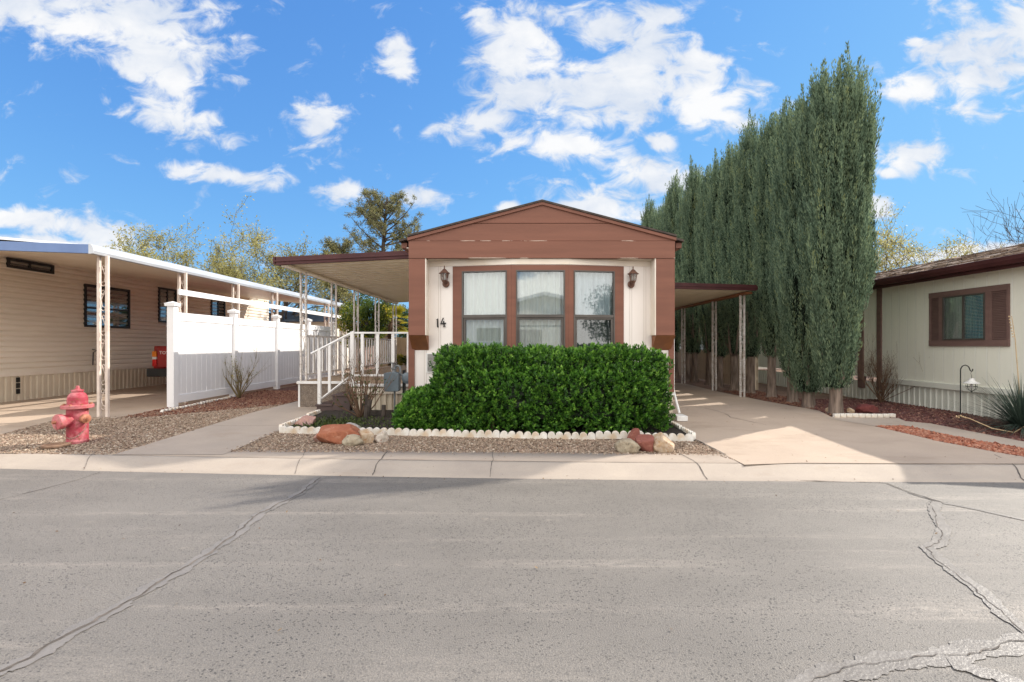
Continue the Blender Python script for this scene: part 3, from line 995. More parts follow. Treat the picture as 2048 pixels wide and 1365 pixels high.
XL, XR, YW, YF = -1.755, 2.50, 7.92, 7.66
ZT, ZS = 2.695, 0.57
home = thing("mobile_home", "brown and cream mobile home with a triple front window and the number 14", "house", (0.37, YW, 0.16))
GZ = g(YW)
LEN = 13.5
w = MB()
w.box(XL + 0.004, -1.36, YW, YW + 0.1, ZS, ZT)
w.box(2.09, XR - 0.004, YW, YW + 0.1, ZS, ZT)
w.box(XL, XL + 0.1, YW + 0.101, YW + LEN, ZS, 2.9)
w.box(XR - 0.1, XR, YW + 0.101, YW + LEN, ZS, 2.9)
w.box(XL + 0.1, XR - 0.1, YW + LEN - 0.1, YW + LEN, ZS, 2.9)
A, B_, C_, D_ = Vector((-1.43, YW)), Vector((-0.1016, 7.69)), Vector((0.79, 7.69)), Vector((2.147, YW))


def facet(P, Q):
    u = (Q - P).normalized()
    return Matrix(((u.x, -u.y, 0, P.x), (u.y, u.x, 0, P.y), (0, 0, 1, 0), (0, 0, 0, 1))), (Q - P).length


def upx(px, P, Q):
    u = (Q - P).normalized()
    k = (px - CX) / F
    return (k * P.y - P.x) / (u.x - k * u.y)


WZ0, WZ1 = 1.0, 2.515      # window opening
CZ1 = 2.595                # top of the brown casing
walls = []
casing = MB()
windows = []
for P, Q, a, b, cl, cr in ((A, B_, 924, 1014, 906, None), (B_, C_, 1032, 1130, None, None), (C_, D_, 1147, 1229, None, 1247)):
    m, ln = facet(P, Q)
    u0, u1 = upx(a, P, Q), upx(b, P, Q)
    c0 = upx(cl, P, Q) if cl else 0.0
    c1 = upx(cr, P, Q) if cr else ln
    w.m = m
    if c0 > 0:
        w.box(0, c0, 0, 0.09, ZS, CZ1)
    if c1 < ln:
        w.box(c1, ln, 0, 0.09, ZS, CZ1)
    w.box(c0, c1, 0, 0.09, ZS, WZ0 - 0.09)
    w.box(0, ln, 0.0, 0.09, CZ1, ZT)
    w.m = None
    casing.m = m
    casing.box(c0, u0, -0.012, 0.07, WZ0 - 0.09, CZ1)
    casing.box(u1, c1, -0.012, 0.07, WZ0 - 0.09, CZ1)
    casing.box(u0, u1, -0.012, 0.07, WZ1, CZ1)
    casing.box(u0, u1, -0.012, 0.07, WZ0 - 0.09, WZ0)
    windows.append((m, u0, u1))
w.build("wall", M['cream'], home)
casing.build("window_casing", M['brown'], home)
tr = MB()
for P, Q in ((A, B_), (B_, C_), (C_, D_)):
    tr.m, ln = facet(P, Q)
    tr.box(-0.003, ln + 0.003, -0.010, 0.0, CZ1 + 0.015, ZT - 0.002)
    tr.box(-0.003, ln + 0.003, -0.016, -0.010, CZ1 + 0.008, CZ1 + 0.02)
tr.m = None
tr.box(-1.445, -1.430, YF + 0.004, YW, 1.50, ZT - 0.002)
tr.box(2.130, 2.147, YF + 0.004, YW, 1.50, ZT - 0.002)
tr.build("head_trim", M['creamflat'], home)
for i, (m, u0, u1) in enumerate(windows):
    f = MB(m)
    t = 0.022
    f.box(u0, u0 + t, -0.022, 0.05, WZ0, WZ1)
    f.box(u1 - t, u1, -0.022, 0.05, WZ0, WZ1)
    f.box(u0 + t, u1 - t, -0.022, 0.05, WZ1 - t, WZ1)
    f.box(u0 + t, u1 - t, -0.022, 0.05, WZ0, WZ0 + t)
    f.box(u0 + t, u1 - t, -0.018, 0.045, 1.775, 1.822)
    wd = f.build("window", M['bronze'], home, bevel=0.003)
    s = MB(m)
    a, b = u0 + t, u1 - t
    s.box(a, a + 0.035, -0.002, 0.03, WZ0 + t, 1.774)
    s.box(b - 0.035, b, -0.002, 0.03, WZ0 + t, 1.774)
    s.box(a + 0.035, b - 0.035, -0.002, 0.03, 1.745, 1.774)
    s.build("sash", M['bronze'], wd, bevel=0.003)
    p = MB(m)
    p.box(a, b, 0.008, 0.014, 1.822, WZ1 - t)
    p.build("upper_pane", M['glass'], wd)
    p = MB(m)
    p.box(a + 0.035, b - 0.035, 0.018, 0.024, WZ0 + t, 1.745)
    p.build("lower_pane", M['glassdark' if i == 2 else 'glass'], wd)
    cu = MB(m)
    rnd = random.Random(40 + i)
    pr = []
    x = u0 - 0.01
    ph = 0
    while x < u1 + 0.01:
        pr.append((x, 0.10 + 0.034 * math.sin(ph) + rnd.uniform(-0.006, 0.006)))
        x += 0.012
        ph += rnd.uniform(0.25, 1.25)
    cu.strip(pr, 'z', WZ0 - 0.05, WZ1 + 0.05)
    cu.build("curtain", M['curtaingrey' if i == 2 else 'curtain'], wd, smooth=True)
dk = MB()
dk.box(-1.3, 2.05, 8.5, 8.52, 0.6, 2.7)
dk.build("inner_wall", M['creamflat'], home)
# gable: lapped boards
EZ, AZ, AX = 2.990, 3.545, 0.375


def gable_x(z):
    """Half-span limits of the gable at a height."""
    f = (AZ - z) / (AZ - EZ)
    return AX + (-1.70 - AX) * f, AX + (2.44 - AX) * f


gb = MB()
gb.prism([(-1.70, ZT), (2.44, ZT), (2.44, 2.962), (-1.70, 2.962)], 'y', YF - 0.01, YF + 0.1)
l1, r1 = gable_x(3.236)
gb.prism([(-1.70, 2.966), (2.44, 2.966), (2.44, EZ), (r1, 3.236), (l1, 3.236), (-1.70, EZ)], 'y', YF, YF + 0.1)
gb.prism([(l1 + 0.01, 3.241), (r1 - 0.01, 3.241), (AX, AZ)], 'y', YF - 0.004, YF + 0.1)
gb.build("gable", M['brownboard'], home, bevel=0.004)
rk = MB()
for x0, z0, x1, z1 in ((-1.715, EZ + 0.012, AX, AZ + 0.012), (AX, AZ + 0.012, 2.455, EZ + 0.012)):
    rk.prism([(x0, z0 - 0.035), (x1, z1 - 0.035), (x1, z1 + 0.012), (x0, z0 + 0.012)], 'y', YF - 0.03, YF + 0.08)
rk.build("rake_trim", M['brown'], home)
rf = MB()
for x0, z0, x1, z1 in ((-1.87, EZ - 0.017, AX, AZ + 0.0245), (2.61, EZ - 0.017, AX, AZ + 0.0245)):
    rf.prism([(x0, z0), (x1, z1), (x1, z1 + 0.03), (x0, z0 + 0.03)], 'y', YF + 0.082, YW + LEN + 0.2)
    rf.prism([(x0 * 0.93 + 0.03, z0 + 0.052), (x1, z1), (x1, z1 + 0.03), (x0 * 0.93 + 0.03, z0 + 0.08)], 'y', YF - 0.045, YF + 0.0815)
rf.build("roof", M['roofdark'], home)
gt = MB()
gt.box(-1.85, -1.757, YW - 0.10, YW + LEN, 2.885, 2.972)
gt.box(2.502, 2.60, YW - 0.10, YW + LEN, 2.885, 2.972)
gt.build("gutter", M['brown'], home, bevel=0.006)
so = MB()
so.box(-1.43, 2.13, YF + 0.1, YW - 0.001, ZT + 0.001, ZT + 0.02)
so.box(XL, -1.7, YF + 0.1, YW + 0.1, 2.87, 2.884)
so.build("soffit", M['creamflat'], home)
for x0, x1 in ((-1.70, -1.4455), (2.1475, 2.44)):
    p = MB()
    p.prism([(YF, 1.498), (YF, ZT - 0.002), (YW - 0.001, ZT - 0.002), (YW - 0.001, 1.498)], 'x', x0, x1)
    po = p.build("pilaster", M['brown'], home, bevel=0.004)
    p = MB()
    p.prism([(YF + 0.002, 1.497), (YW - 0.001, 1.497), (YW - 0.001, 1.262)], 'x', x0 + 0.002, x1 + 0.012)
    p.build("sloped_base", M['rust'], po)
for x0, x1 in ((XL - 0.004, -1.66), (2.42, XR + 0.004)):
    MB().box(x0, x1, YW - 0.022, YW - 0.0005, ZS + 0.02, 1.9).build("corner_trim", M['brown'], home)
sk = MB()
sk.strip(corrugated(XL, XR, YW + 0.03, -0.022, 0.10), 'z', GZ - 0.02, ZS)
sk.build("skirting", M['skirt'], home)
sk = MB()
for xx, s_ in ((XL, 1), (XR, -1)):
    pr = corrugated(YW + 0.03, YW + LEN, xx + 0.03 * s_, -0.022 * s_, 0.10)
    sk.strip([(x, y) for y, x in pr], 'z', GZ - 0.02, ZS)
sk.build("side_skirting", M['skirt'], home)
MB().box(XL - 0.012, XR + 0.012, YW - 0.014, YW + 0.03, ZS - 0.03, ZS + 0.018).build("skirting_cap", M['white'], home)
ds = MB()
ds.tube([(2.530, 8.02, 2.88), (2.530, 8.02, 0.62), (2.55, 7.92, 0.42), (2.57, 7.84, 0.26)], 0.021, 8)
ds.box(2.46, 2.63, 7.62, 7.88, 0.165, 0.245)
ds.build("downspout", M['white'], home, bevel=0.008)
vt = MB()
vm, vln = facet(A, B_)
v0, v1 = upx(853, A, B_), upx(900, A, B_)
MB(vm).box(v0 + 0.2 * 0, v1, -0.018, -0.001, 0.90, 1.22).build("vent", M['white'], home, bevel=0.004)
vt = MB(vm)
for k in range(14):
    vt.box(v0 + 0.025, v1 - 0.02, -0.024, -0.0185, 0.925 + k * 0.02, 0.925 + k * 0.02 + 0.011)
vt.build("vent_louvre", M['bronze'], home)
# the two numerals
nu = MB(vm)
un = upx(881, A, B_)


def numeral(mb, polys, u, z, h):
    for poly in polys:
        mb.prism([(u + a * h, z + b * h) for a, b in poly], 'y', -0.022, -0.004)


numeral(nu, [[(0.16, 0.0), (0.22, 0.05), (0.18, 0.5), (0.16, 1.0), (0.09, 0.94), (0.0, 0.90), (0.005, 0.83), (0.07, 0.84), (0.065, 0.5), (0.08, 0.06)]], un - 0.062, 1.625, 0.145)
numeral(nu, [[(0.40, 1.0), (0.50, 1.0), (0.20, 0.42), (0.74, 0.47), (0.74, 0.33), (0.10, 0.30)],
             [(0.42, 0.62), (0.54, 0.66), (0.62, 0.05), (0.50, 0.0)], [(0.44, 0.04), (0.70, 0.10), (0.69, 0.03), (0.46, -0.02)]], un - 0.014, 1.635, 0.145)
nu.build("house_number", M['numeral'], home)


def wall_lantern(m, u, z):
    """Bracketed coach lamp: backplate, bowl, glass panes in a cage, flared cap with finial."""
    o = m @ Vector((u, -0.02, z))
    nrm = (m.to_3x3() @ Vector((0, -1, 0))).normalized()
    c = o + nrm * 0.085
    b = MB()
    b.lathe([(0.0, 0.0), (0.058, 0.0), (0.058, 0.012), (0.045, 0.022), (0.0, 0.026)], 20, o + Vector((0, 0, -0.005)), nrm)
    b.tube([o + nrm * 0.02 + Vector((0, 0, -0.01)), o + nrm * 0.06 + Vector((0, 0, -0.02)), c + Vector((0, 0, 0.01))], 0.016, 8)
    b.lathe([(0.0, -0.012), (0.026, 0.0), (0.042, 0.03), (0.046, 0.042), (0.0, 0.042)], 12, c)
    lb = b.build("wall_lantern", M['copper'], home, smooth=False)
    k = MB()
    for q in range(6):
        a = q * math.pi / 3 + 0.4
        d = Vector((math.cos(a), math.sin(a), 0))
        k.tube([c + d * 0.046 + Vector((0, 0, 0.04)), c + d * 0.066 + Vector((0, 0, 0.148))], 0.005, 5)
    k.build("lantern_cage", M['copper'], lb)
    MB().lathe([(0.041, 0.042), (0.061, 0.146)], 6, c).build("lantern_glass", M['lampglass'], lb)
    MB().lathe([(0.0, 0.045), (0.016, 0.05), (0.02, 0.09), (0.012, 0.12), (0.0, 0.125)], 10, c).build("bulb", M['bulb'], lb, smooth=True)
    MB().lathe([(0.0, 0.146), (0.088, 0.146), (0.090, 0.152), (0.070, 0.166), (0.046, 0.19), (0.028, 0.212), (0.012, 0.222), (0.007, 0.24), (0.011, 0.25), (0.003, 0.275), (0.0, 0.277)], 12, c).build("lantern_cap", M['copper'], lb)


wall_lantern(vm, upx(893, A, B_), 2.325)
rm, rln = facet(C_, D_)
wall_lantern(rm, upx(1261, C_, D_), 2.315)


# ------------------------------------------------------------------ scrolled iron posts
def scroll_post(mb, x, y, z0, z1, gap=0.105, bar=0.034, ax='x'):
    """Two square bars joined by bent scrolls."""
    for s in (-1, 1):
        if ax == 'x':
            mb.box(x + s * gap / 2 - bar / 2, x + s * gap / 2 + bar / 2, y - bar / 2, y + bar / 2, z0, z1)
        else:
            mb.box(x - bar / 2, x + bar / 2, y + s * gap / 2 - bar / 2, y + s * gap / 2 + bar / 2, z0, z1)
    z = z0 + 0.12
    sgn = 1
    r = (gap - bar) * 0.36
    while z + 0.34 < z1:
        pts = []
        for k in range(9):
            a = -math.pi * 0.9 + k / 8 * math.pi * 1.55
            pts.append((sgn * r * 0.9 * math.cos(a), z + r + r * math.sin(a)))
        pts.append((-sgn * r * 0.9, z + 0.17))
        for k in range(9):
            a = math.pi * 0.25 + k / 8 * math.pi * 1.5
            pts.append((sgn * r * 0.9 * math.cos(a), z + 0.33 - r + r * math.sin(a)))
        if ax == 'x':
            mb.tube([(x + p, y, q) for p, q in pts], 0.006, 4)
        else:
            mb.tube([(x, y + p, q) for p, q in pts], 0.006, 4)
        z += 0.40
        sgn = -sgn


# ------------------------------------------------------------------ porch on the left side
DZ = 0.665
porch = thing("porch", "raised porch with tan deck, white railing and brown edged metal roof beside the home", "porch", (-3.0, 9.2, GZ))
d = MB()
d.box(-4.1, XL - 0.02, 9.2, 16.4, DZ - 0.06, DZ)
d.box(-2.9, XL - 0.02, 8.58, 9.2, DZ - 0.06, DZ)
d.build("deck", M['deck'], porch)
d = MB()
d.box(-4.125, -2.925, 9.17, 9.197, DZ - 0.045, DZ + 0.006)
d.box(-2.925, XL - 0.02, 8.55, 8.577, DZ - 0.045, DZ + 0.006)
d.box(-2.925, -2.902, 8.578, 9.17, DZ - 0.045, DZ + 0.006)
d.box(-4.125, -4.102, 9.198, 16.4, DZ - 0.045, DZ + 0.006)
d.build("deck_edging", M['white'], porch, bevel=0.004)
d = MB()
d.box(-4.07, -2.905, 9.203, 9.24, GZ - 0.02, DZ - 0.061)
d.box(-4.095, -4.06, 9.245, 16.38, GZ - 0.02, DZ - 0.061)
d.build("aggregate_panel", M['aggregate'], porch)
MB().box(-4.105, -4.072, 9.195, 9.235, GZ - 0.01, DZ - 0.05).build("panel_corner", M['white'], porch)
d = MB()
d.strip(corrugated(-2.895, XL - 0.02, 8.63, -0.022, 0.10), 'z', GZ - 0.05, DZ - 0.16)
d.strip([(x, y) for y, x in corrugated(8.63, 9.2, -2.87, -0.02, 0.10)], 'z', GZ - 0.05, DZ - 0.16)
d.build("skirting", M['skirt'], porch)
MB().box(-2.895, XL - 0.02, 8.595, 8.64, DZ - 0.17, DZ - 0.05).build("skirting_band", M['creamflat'], porch)
for x0, z1 in ((-3.50, GZ + 0.15), (-3.22, GZ + 0.32)):
    MB().box(x0, -2.925 if z1 > 0.4 else -3.222, 8.56, 9.19, GZ - 0.02, z1 - 0.028).build("step", M['step'], porch)
    MB().box(x0 - 0.02, -2.927 if z1 > 0.4 else -3.222, 8.54, 9.195, z1 - 0.028, z1).build("tread", M['step'], porch, bevel=0.004)


def railing(mb, p, q, z0, z1, n, bw=0.035, bt=0.05, along='x', skip_end=0.0):
    """Top and bottom rail with upright slats between two points."""
    p, q = Vector(p), Vector(q)
    for k in range(n):
        t = (k + 0.5) / n
        c = p.lerp(q, t)
        if along == 'x':
            mb.box(c.x - bw / 2, c.x + bw / 2, c.y - 0.012, c.y + 0.012, c.z + z0 + 0.035, c.z + z1)
        else:
            mb.box(c.x - 0.012, c.x + 0.012, c.y - bw / 2, c.y + bw / 2, c.z + z0 + 0.035, c.z + z1)
    if along == 'x':
        mb.box(min(p.x, q.x), max(p.x, q.x), p.y - 0.02, p.y + 0.02, p.z + z1, p.z + z1 + 0.03)
        mb.box(min(p.x, q.x), max(p.x, q.x), p.y - 0.02, p.y + 0.02, p.z + z0, p.z + z0 + 0.034)
    else:
        mb.box(p.x - 0.02, p.x + 0.02, min(p.y, q.y), max(p.y, q.y), p.z + z1, p.z + z1 + 0.03)
        mb.box(p.x - 0.02, p.x + 0.02, min(p.y, q.y), max(p.y, q.y), p.z + z0, p.z + z0 + 0.034)


r = MB()
railing(r, (-4.05, 9.42, DZ), (-4.05, 16.3, DZ), 0.10, 0.84, 30, 0.055, along='y')
r.build("side_railing", M['white'], porch)
r = MB()
railing(r, (-2.86, 8.62, DZ), (XL - 0.03, 8.62, DZ), 0.135, 0.88, 4, 0.05)
r.build("front_railing", M['white'], porch)
MB().box(-2.93, -2.865, 8.59, 8.65, DZ - 0.05, DZ + 0.915).build("newel_post", M['white'], porch, bevel=0.004)
MB().box(-3.50, -3.445, 8.59, 8.65, GZ + 0.15, 1.275).build("newel_post", M['white'], porch, bevel=0.004)
hr = MB()
hr.tube([(-3.62, 8.62, 1.19), (-2.87, 8.62, 1.575)], 0.024, 4)
hr.tube([(-3.45, 8.62, 0.40), (-2.93, 8.62, 0.80)], 0.018, 4)
for t in (0.3, 0.72):
    x = -3.47 + 0.57 * t
    hr.box(x - 0.022, x + 0.022, 8.606, 8.634, 0.38 + 0.41 * t + 0.02, 1.26 + 0.30 * t)
hr.build("handrail", M['white'], porch)
for y in (9.32, 10.86, 12.35, 14.2, 16.2):
    p = MB()
    scroll_post(p, -4.06, y, DZ + 0.004, 2.715, 0.10, 0.032)
    p.build("post", M['whiteworn'], porch)


def pan_roof(parent, x0, z0, x1, z1, y0, y1, ribbed=0.28):
    """Aluminium awning: ribbed pans running from the house to the outer beam."""
    mb = MB()
    pr = []
    y = y0
    while y < y1 - 1e-6:
        for fr, dz in ((0, 0.0), (0.62, 0.0), (0.63, 0.06), (0.99, 0.06)):
            if y + fr * ribbed < y1:
                pr.append((y + fr * ribbed, dz))
        y += ribbed
    pr.append((y1, 0.0))
    vs = [(x0, yy, z0 + dz) for yy, dz in pr] + [(x1, yy, z1 + dz) for yy, dz in pr]
    n = len(pr)
    mb.add(vs, [(i, i + 1, n + i + 1, n + i) for i in range(n - 1)])
    return mb.build("roof_pan", M['tan_alum'], parent)


pan_roof(porch, -4.17, 2.755, XL - 0.02, 2.885, 8.56, 16.5)
fa = MB()
fa.prism([(-4.2, 2.725), (XL - 0.02, 2.845), (XL - 0.02, 2.985), (-4.2, 2.865)], 'y', 8.50, 8.555)
fa.prism([(-4.215, 2.775), (XL - 0.02, 2.895), (XL - 0.02, 2.925), (-4.215, 2.805)], 'y', 8.485, 8.4995)
fa.box(-4.235, -4.175, 8.50, 16.55, 2.74, 2.87)
fa.build("fascia", M['darkbrown'], porch, bevel=0.006)
bm_ = MB()
bm_.box(-4.12, -4.0, 8.56, 16.5, 2.712, 2.752)
bm_.build("roof_beam", M['tan_alum'], porch)

# ------------------------------------------------------------------ carport on the right side
carport = thing("carport", "narrow carport with brown fascia and slim white posts along the cypress row", "carport", (5.0, 10.98, GZ))
pan_roof(carport, XR + 0.125, 2.60, 5.08, 2.515, 10.66, 20.5)
fa = MB()
fa.prism([(XR + 0.11, 2.575), (5.14, 2.515), (5.14, 2.64), (XR + 0.11, 2.715)], 'y', 10.60, 10.655)
fa.prism([(XR + 0.11, 2.63), (5.15, 2.567), (5.15, 2.59), (XR + 0.11, 2.655)], 'y', 10.588, 10.5995)
fa.box(5.12, 5.165, 10.6, 20.5, 2.535, 2.62)
fa.build("fascia", M['darkbrown'], carport, bevel=0.006)
MB().box(4.94, 5.09, 10.7, 20.5, 2.455, 2.50).build("roof_beam", M['rust'], carport)
for y in (10.98, 12.55, 14.9, 17.3, 19.8):
    p = MB()
    scroll_post(p, 5.0, y, g(9) + 0.004, 2.454, 0.085, 0.036)
    p.build("post", M['whiteworn'], carport)

# ------------------------------------------------------------------ left neighbour
LX = -10.45
left_home = thing("neighbour_home", "beige lap sided mobile home with dark windows under a long carport roof", "house", (LX, 14, 0.18))
w = MB()
pr = []
z = 0.76
while z < 3.16:
    pr += [(LX + 0.020, z - 0.014), (LX + 0.036, z), (LX + 0.030, z + 0.05), (LX + 0.006, z + 0.092)]
    z += 0.114
w.strip(pr, 'y', 6.0, 20.6)
w.box(LX - 0.05, LX + 0.004, 6.0, 20.6, 3.12, 3.23)
w.box(-15, LX + 0.001, 5.98, 6.0, 0.2, 3.2)
w.box(-15, LX + 0.001, 20.6, 20.62, 0.2, 3.2)
w.build("wall", M['lap'], left_home)
MB().box(LX + 0.001, LX + 0.05, 6.0, 20.6, 0.70, 0.77).build("wall_base_trim", M['creamflat'], left_home)
s = MB()
s.strip([(x, y) for y, x in corrugated(6.0, 20.6, LX + 0.03, -0.024, 0.13)], 'z', 0.15, 0.70)
s.build("skirting", M['skirt'], left_home)
MB().prism([(LX + 0.02, 3.17), (-15.2, 3.45), (-15.2, 3.5), (LX + 0.02, 3.26)], 'y', 5.8, 20.8).build("roof", M['alum'], left_home)


def dark_window(parent, x, y0, y1, z0, z1, split, vert=False):
    f = MB()
    t = 0.055
    f.box(x + 0.02, x + 0.06, y0, y0 + t, z0, z1)
    f.box(x + 0.02, x + 0.06, y1 - t, y1, z0, z1)
    f.box(x + 0.02, x + 0.06, y0 + t, y1 - t, z0, z0 + t)
    f.box(x + 0.02, x + 0.06, y0 + t, y1 - t, z1 - t, z1)
    if vert:
        f.box(x + 0.022, x + 0.055, y0 + t, y1 - t, split - 0.02, split + 0.02)
    else:
        f.box(x + 0.022, x + 0.055, split - 0.02, split + 0.02, y0 * 0 + z0 + t, z1 - t)
    wd = f.build("window", M['black'], parent)
    MB().box(x + 0.03, x + 0.036, y0 + t, y1 - t, z0 + t, z1 - t).build("pane", M['glassdark'], wd)
    MB().box(x + 0.021, x + 0.024, y0 + t, y1 - t, z0 + t, z1 - t).build("blind", M['void'], wd)
    return wd


dark_window(left_home, LX, 10.03, 11.04, 2.93, 3.13, 10.5)
wd = dark_window(left_home, LX, 11.82, 13.2, 1.78, 2.82, 2.25, True)
MB().box(LX + 0.0245, LX + 0.028, 12.0, 13.05, 1.87, 2.08).build("curtain", M['curtain'], wd)
dark_window(left_home, LX, 14.26, 15.0, 2.0, 3.02, 14.62)
dark_window(left_home, LX, 16.7, 17.5, 2.1, 3.02, 17.1)
lv = MB()
for k in range(3):
    lv.box(LX + 0.031, LX + 0.04, 10.22, 10.30, 0.33 + k * 0.12, 0.43 + k * 0.12)
lv.build("skirting_vent", M['void'], left_home)
MB().tube([(LX + 0.05, 12.05, 0.85), (LX + 0.06, 12.05, 1.16), (LX + 0.10, 12.1, 1.21), (LX + 0.06, 12.02, 1.24)], 0.012, 5).build("cable_pipe", M['black'], left_home)

CXE = -6.75                   # outer edge of the long carport roof
lc = thing("long_carport", "long white carport roof with aluminium fascia on pinkish scrolled posts", "carport", (-6.7, 7.95, 0.18))
ce = MB()
pr = []
y = 7.80
for k in range(0, 400):
    yy = 7.80 + k * 0.3
    if yy > 19.0:
        break
    pr += [(yy, 0.0), (yy + 0.28, 0.0), (yy + 0.285, 0.008), (yy + 0.295, 0.008)]
n = len(pr)
vs = [(CXE + 0.0, a, 2.80 + b) for a, b in pr] + [(LX + 0.03, a, 3.155 + b) for a, b in pr]
ce.add(vs, [(i, i + 1, n + i + 1, n + i) for i in range(n - 1)])
ce.build("roof_ceiling", M['soffit'], lc)
rt = MB()
rt.prism([(CXE, 2.90), (LX + 0.01, 3.20), (LX + 0.01, 3.255), (CXE, 2.93)], 'y', 7.79, 19.2)
rt.build("roof_sheet", M['alum'], lc)
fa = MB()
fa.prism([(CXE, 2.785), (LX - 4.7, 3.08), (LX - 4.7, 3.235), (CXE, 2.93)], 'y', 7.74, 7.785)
fa.build("front_fascia", M['sky_sheen_alum'], lc, bevel=0.006)
fa = MB()
fp = [(CXE + 0.002, 2.78), (CXE + 0.075, 2.785), (CXE + 0.085, 2.83), (CXE + 0.07, 2.89), (CXE + 0.03, 2.935), (CXE + 0.002, 2.94)]
fa.prism(fp, 'y', 7.735, 19.2)
fa.build("side_gutter", M['gutterpaint'], lc)
for y in (7.98, 9.86, 11.72, 13.6, 15.45, 17.3, 19.0):
    p = MB()
    scroll_post(p, -6.72, y, 0.182, 2.79, 0.135, 0.042)
    p.build("post", M['pinkmetal'], lc)
MB().box(-6.655, -6.62, 9.62, 20.0, 2.33, 2.44).build("cross_board", M['vinyl'], lc, bevel=0.004)
for x, y, h, rr in ((-12.3, 11.2, 3.95, 0.42), (-11.9, 12.4, 3.78, 0.45)):
    v = MB()
    v.lathe([(rr * 0.3, h - 0.8), (rr * 0.3, h - 0.22), (rr, h - 0.22), (rr * 0.9, h - 0.16), (rr * 0.3, h - 0.02), (0.0, h)], 4, (x, y, 0))
    v.build("roof_vent", M['white'], left_home)

# ------------------------------------------------------------------ white vinyl fence
FX = -6.38
fence = thing("vinyl_fence", "tall white vinyl privacy fence with capped posts beside the left carport", "fence", (FX, 9.05, 0.18))
ys = [9.10 + 1.955 * k for k in range(5)]
for y in ys:
    p = MB().box(FX - 0.065, FX + 0.065, y - 0.065, y + 0.065, 0.17, 2.06).build("post", M['vinyl'], fence, bevel=0.006)
    cp = MB()
    cp.prism([(-0.085, 2.06), (0.085, 2.06), (0.095, 2.10), (0.10, 2.115), (-0.10, 2.115), (-0.095, 2.10)], 'y', -0.09, 0.09)
    cp.m = None
    cpv = [(v[0] + FX, v[1] + y, v[2]) for v in cp.v]
    q = MB()
    q.add(cpv, cp.f)
    k = len(q.v)
    q.add([(FX - 0.09, y - 0.085, 2.116), (FX + 0.09, y - 0.085, 2.116), (FX + 0.09, y + 0.085, 2.116), (FX - 0.09, y + 0.085, 2.116), (FX, y, 2.155)],
          [(0, 1, 4), (1, 2, 4), (2, 3, 4), (3, 0, 4), (3, 2, 1, 0)])
    q.build("cap", M['vinyl'], p)
for a, b in zip(ys[:-1], ys[1:]):
    y0, y1 = a + 0.064, b - 0.064
    p = MB()
    pr = []
    t = y0
    while t < y1:
        pr += [(t, FX + 0.010), (min(t + 0.138, y1), FX + 0.010), (min(t + 0.142, y1), FX + 0.006), (min(t + 0.150, y1), FX + 0.006)]
        t += 0.152
    p.strip([(x, yy) for yy, x in pr], 'z', 0.30, 1.87)
    p.strip([(x - 0.02, yy) for yy, x in pr], 'z', 0.30, 1.87)
    pn = p.build("panel", M['vinyl'], fence)
    for za_, zb_ in ((0.26, 0.41), (1.80, 1.955)):
        MB().box(FX - 0.022, FX + 0.024, y0, y1, za_, zb_).build("rail", M['vinyl'], pn, bevel=0.006)

# ------------------------------------------------------------------ right neighbour
RX = 7.6
right_home = thing("green_house", "pale green house with brown shuttered window and tan shingle roof", "house", (RX, 9, 0.18))
w = MB()
w.box(RX, RX + 0.1, 6.75, 10.28, 0.66, 2.62)
w.box(RX + 0.001, RX + 0.1, 10.40, 10.82, 0.66, 2.62)
w.box(RX, RX + 0.1, 10.98, 24.0, 0.66, 2.62)
w.box(RX + 0.1, 13.5, 6.75, 6.85, 0.2, 3.1)
w.box(RX + 0.1, 13.5, 23.9, 24.0, 0.2, 3.1)
w.build("wall", M['pale_green'], right_home)
t = MB()
t.box(RX - 0.03, RX + 0.05, 10.28, 10.40, 0.40, 2.60)
t.box(RX - 0.03, RX + 0.05, 10.82, 10.98, 0.40, 2.60)
t.build("corner_board", M['mauve'], right_home)
s = MB()
s.strip([(x, y) for y, x in corrugated(6.75, 24.0, RX + 0.03, -0.016, 0.125, 0.72)], 'z', 0.14, 0.56)
s.build("skirting", M['greenskirt'], right_home)
MB().box(RX - 0.035, RX + 0.02, 6.75, 10.279, 0.56, 0.665).build("skirting_band", M['greenskirt'], right_home, bevel=0.008)
rfm = MB()
EX, EZ2, RXX, RZ = 7.30, 2.64, 9.75, 3.30
rfm.prism([(EX, EZ2), (RXX, RZ), (2 * RXX - EX, EZ2), (2 * RXX - EX, EZ2 - 0.06), (RXX, RZ - 0.06), (EX, EZ2 - 0.06)], 'y', 6.48, 24.3)
rfm.build("roof", M['shingle'], right_home)
tb = MB()
rnd = random.Random(77)
sl = math.hypot(RXX - EX, RZ - EZ2)
ux, uz = (RXX - EX) / sl, (RZ - EZ2) / sl
q = 0.0
row = 0
while q < sl - 0.02:
    y = 6.48 + (row % 2) * 0.11
    while y < 24.2:
        wdt = rnd.choice((0.16, 0.22, 0.30))
        th = rnd.uniform(0.006, 0.022)
        q1 = min(q + 0.155, sl)
        a = (EX + ux * q - uz * th, EZ2 + uz * q + ux * th)
        b = (EX + ux * q1 - uz * 0.003, EZ2 + uz * q1 + ux * 0.003)
        c = (EX + ux * q, EZ2 + uz * q + 0.0015)
        d = (EX + ux * q1, EZ2 + uz * q1 + 0.0015)
        tb.add([(p[0], yy, p[1]) for yy in (y, y + wdt - 0.006) for p in (a, b, d, c)], [(0, 1, 5, 4), (3, 0, 4, 7), (0, 3, 2, 1), (4, 5, 6, 7)])
        y += wdt
    q += 0.14
    row += 1
tb.build("shingles", M['shingle'], right_home)
gt = MB()
gt.prism([(EX - 0.09, 2.66), (EX - 0.085, 2.60), (EX - 0.06, 2.545), (EX + 0.02, 2.535), (EX + 0.02, 2.63), (EX - 0.075, 2.665)], 'y', 6.48, 24.3)
gt.box(EX + 0.021, EX + 0.06, 6.48, 24.3, 2.49, 2.62)
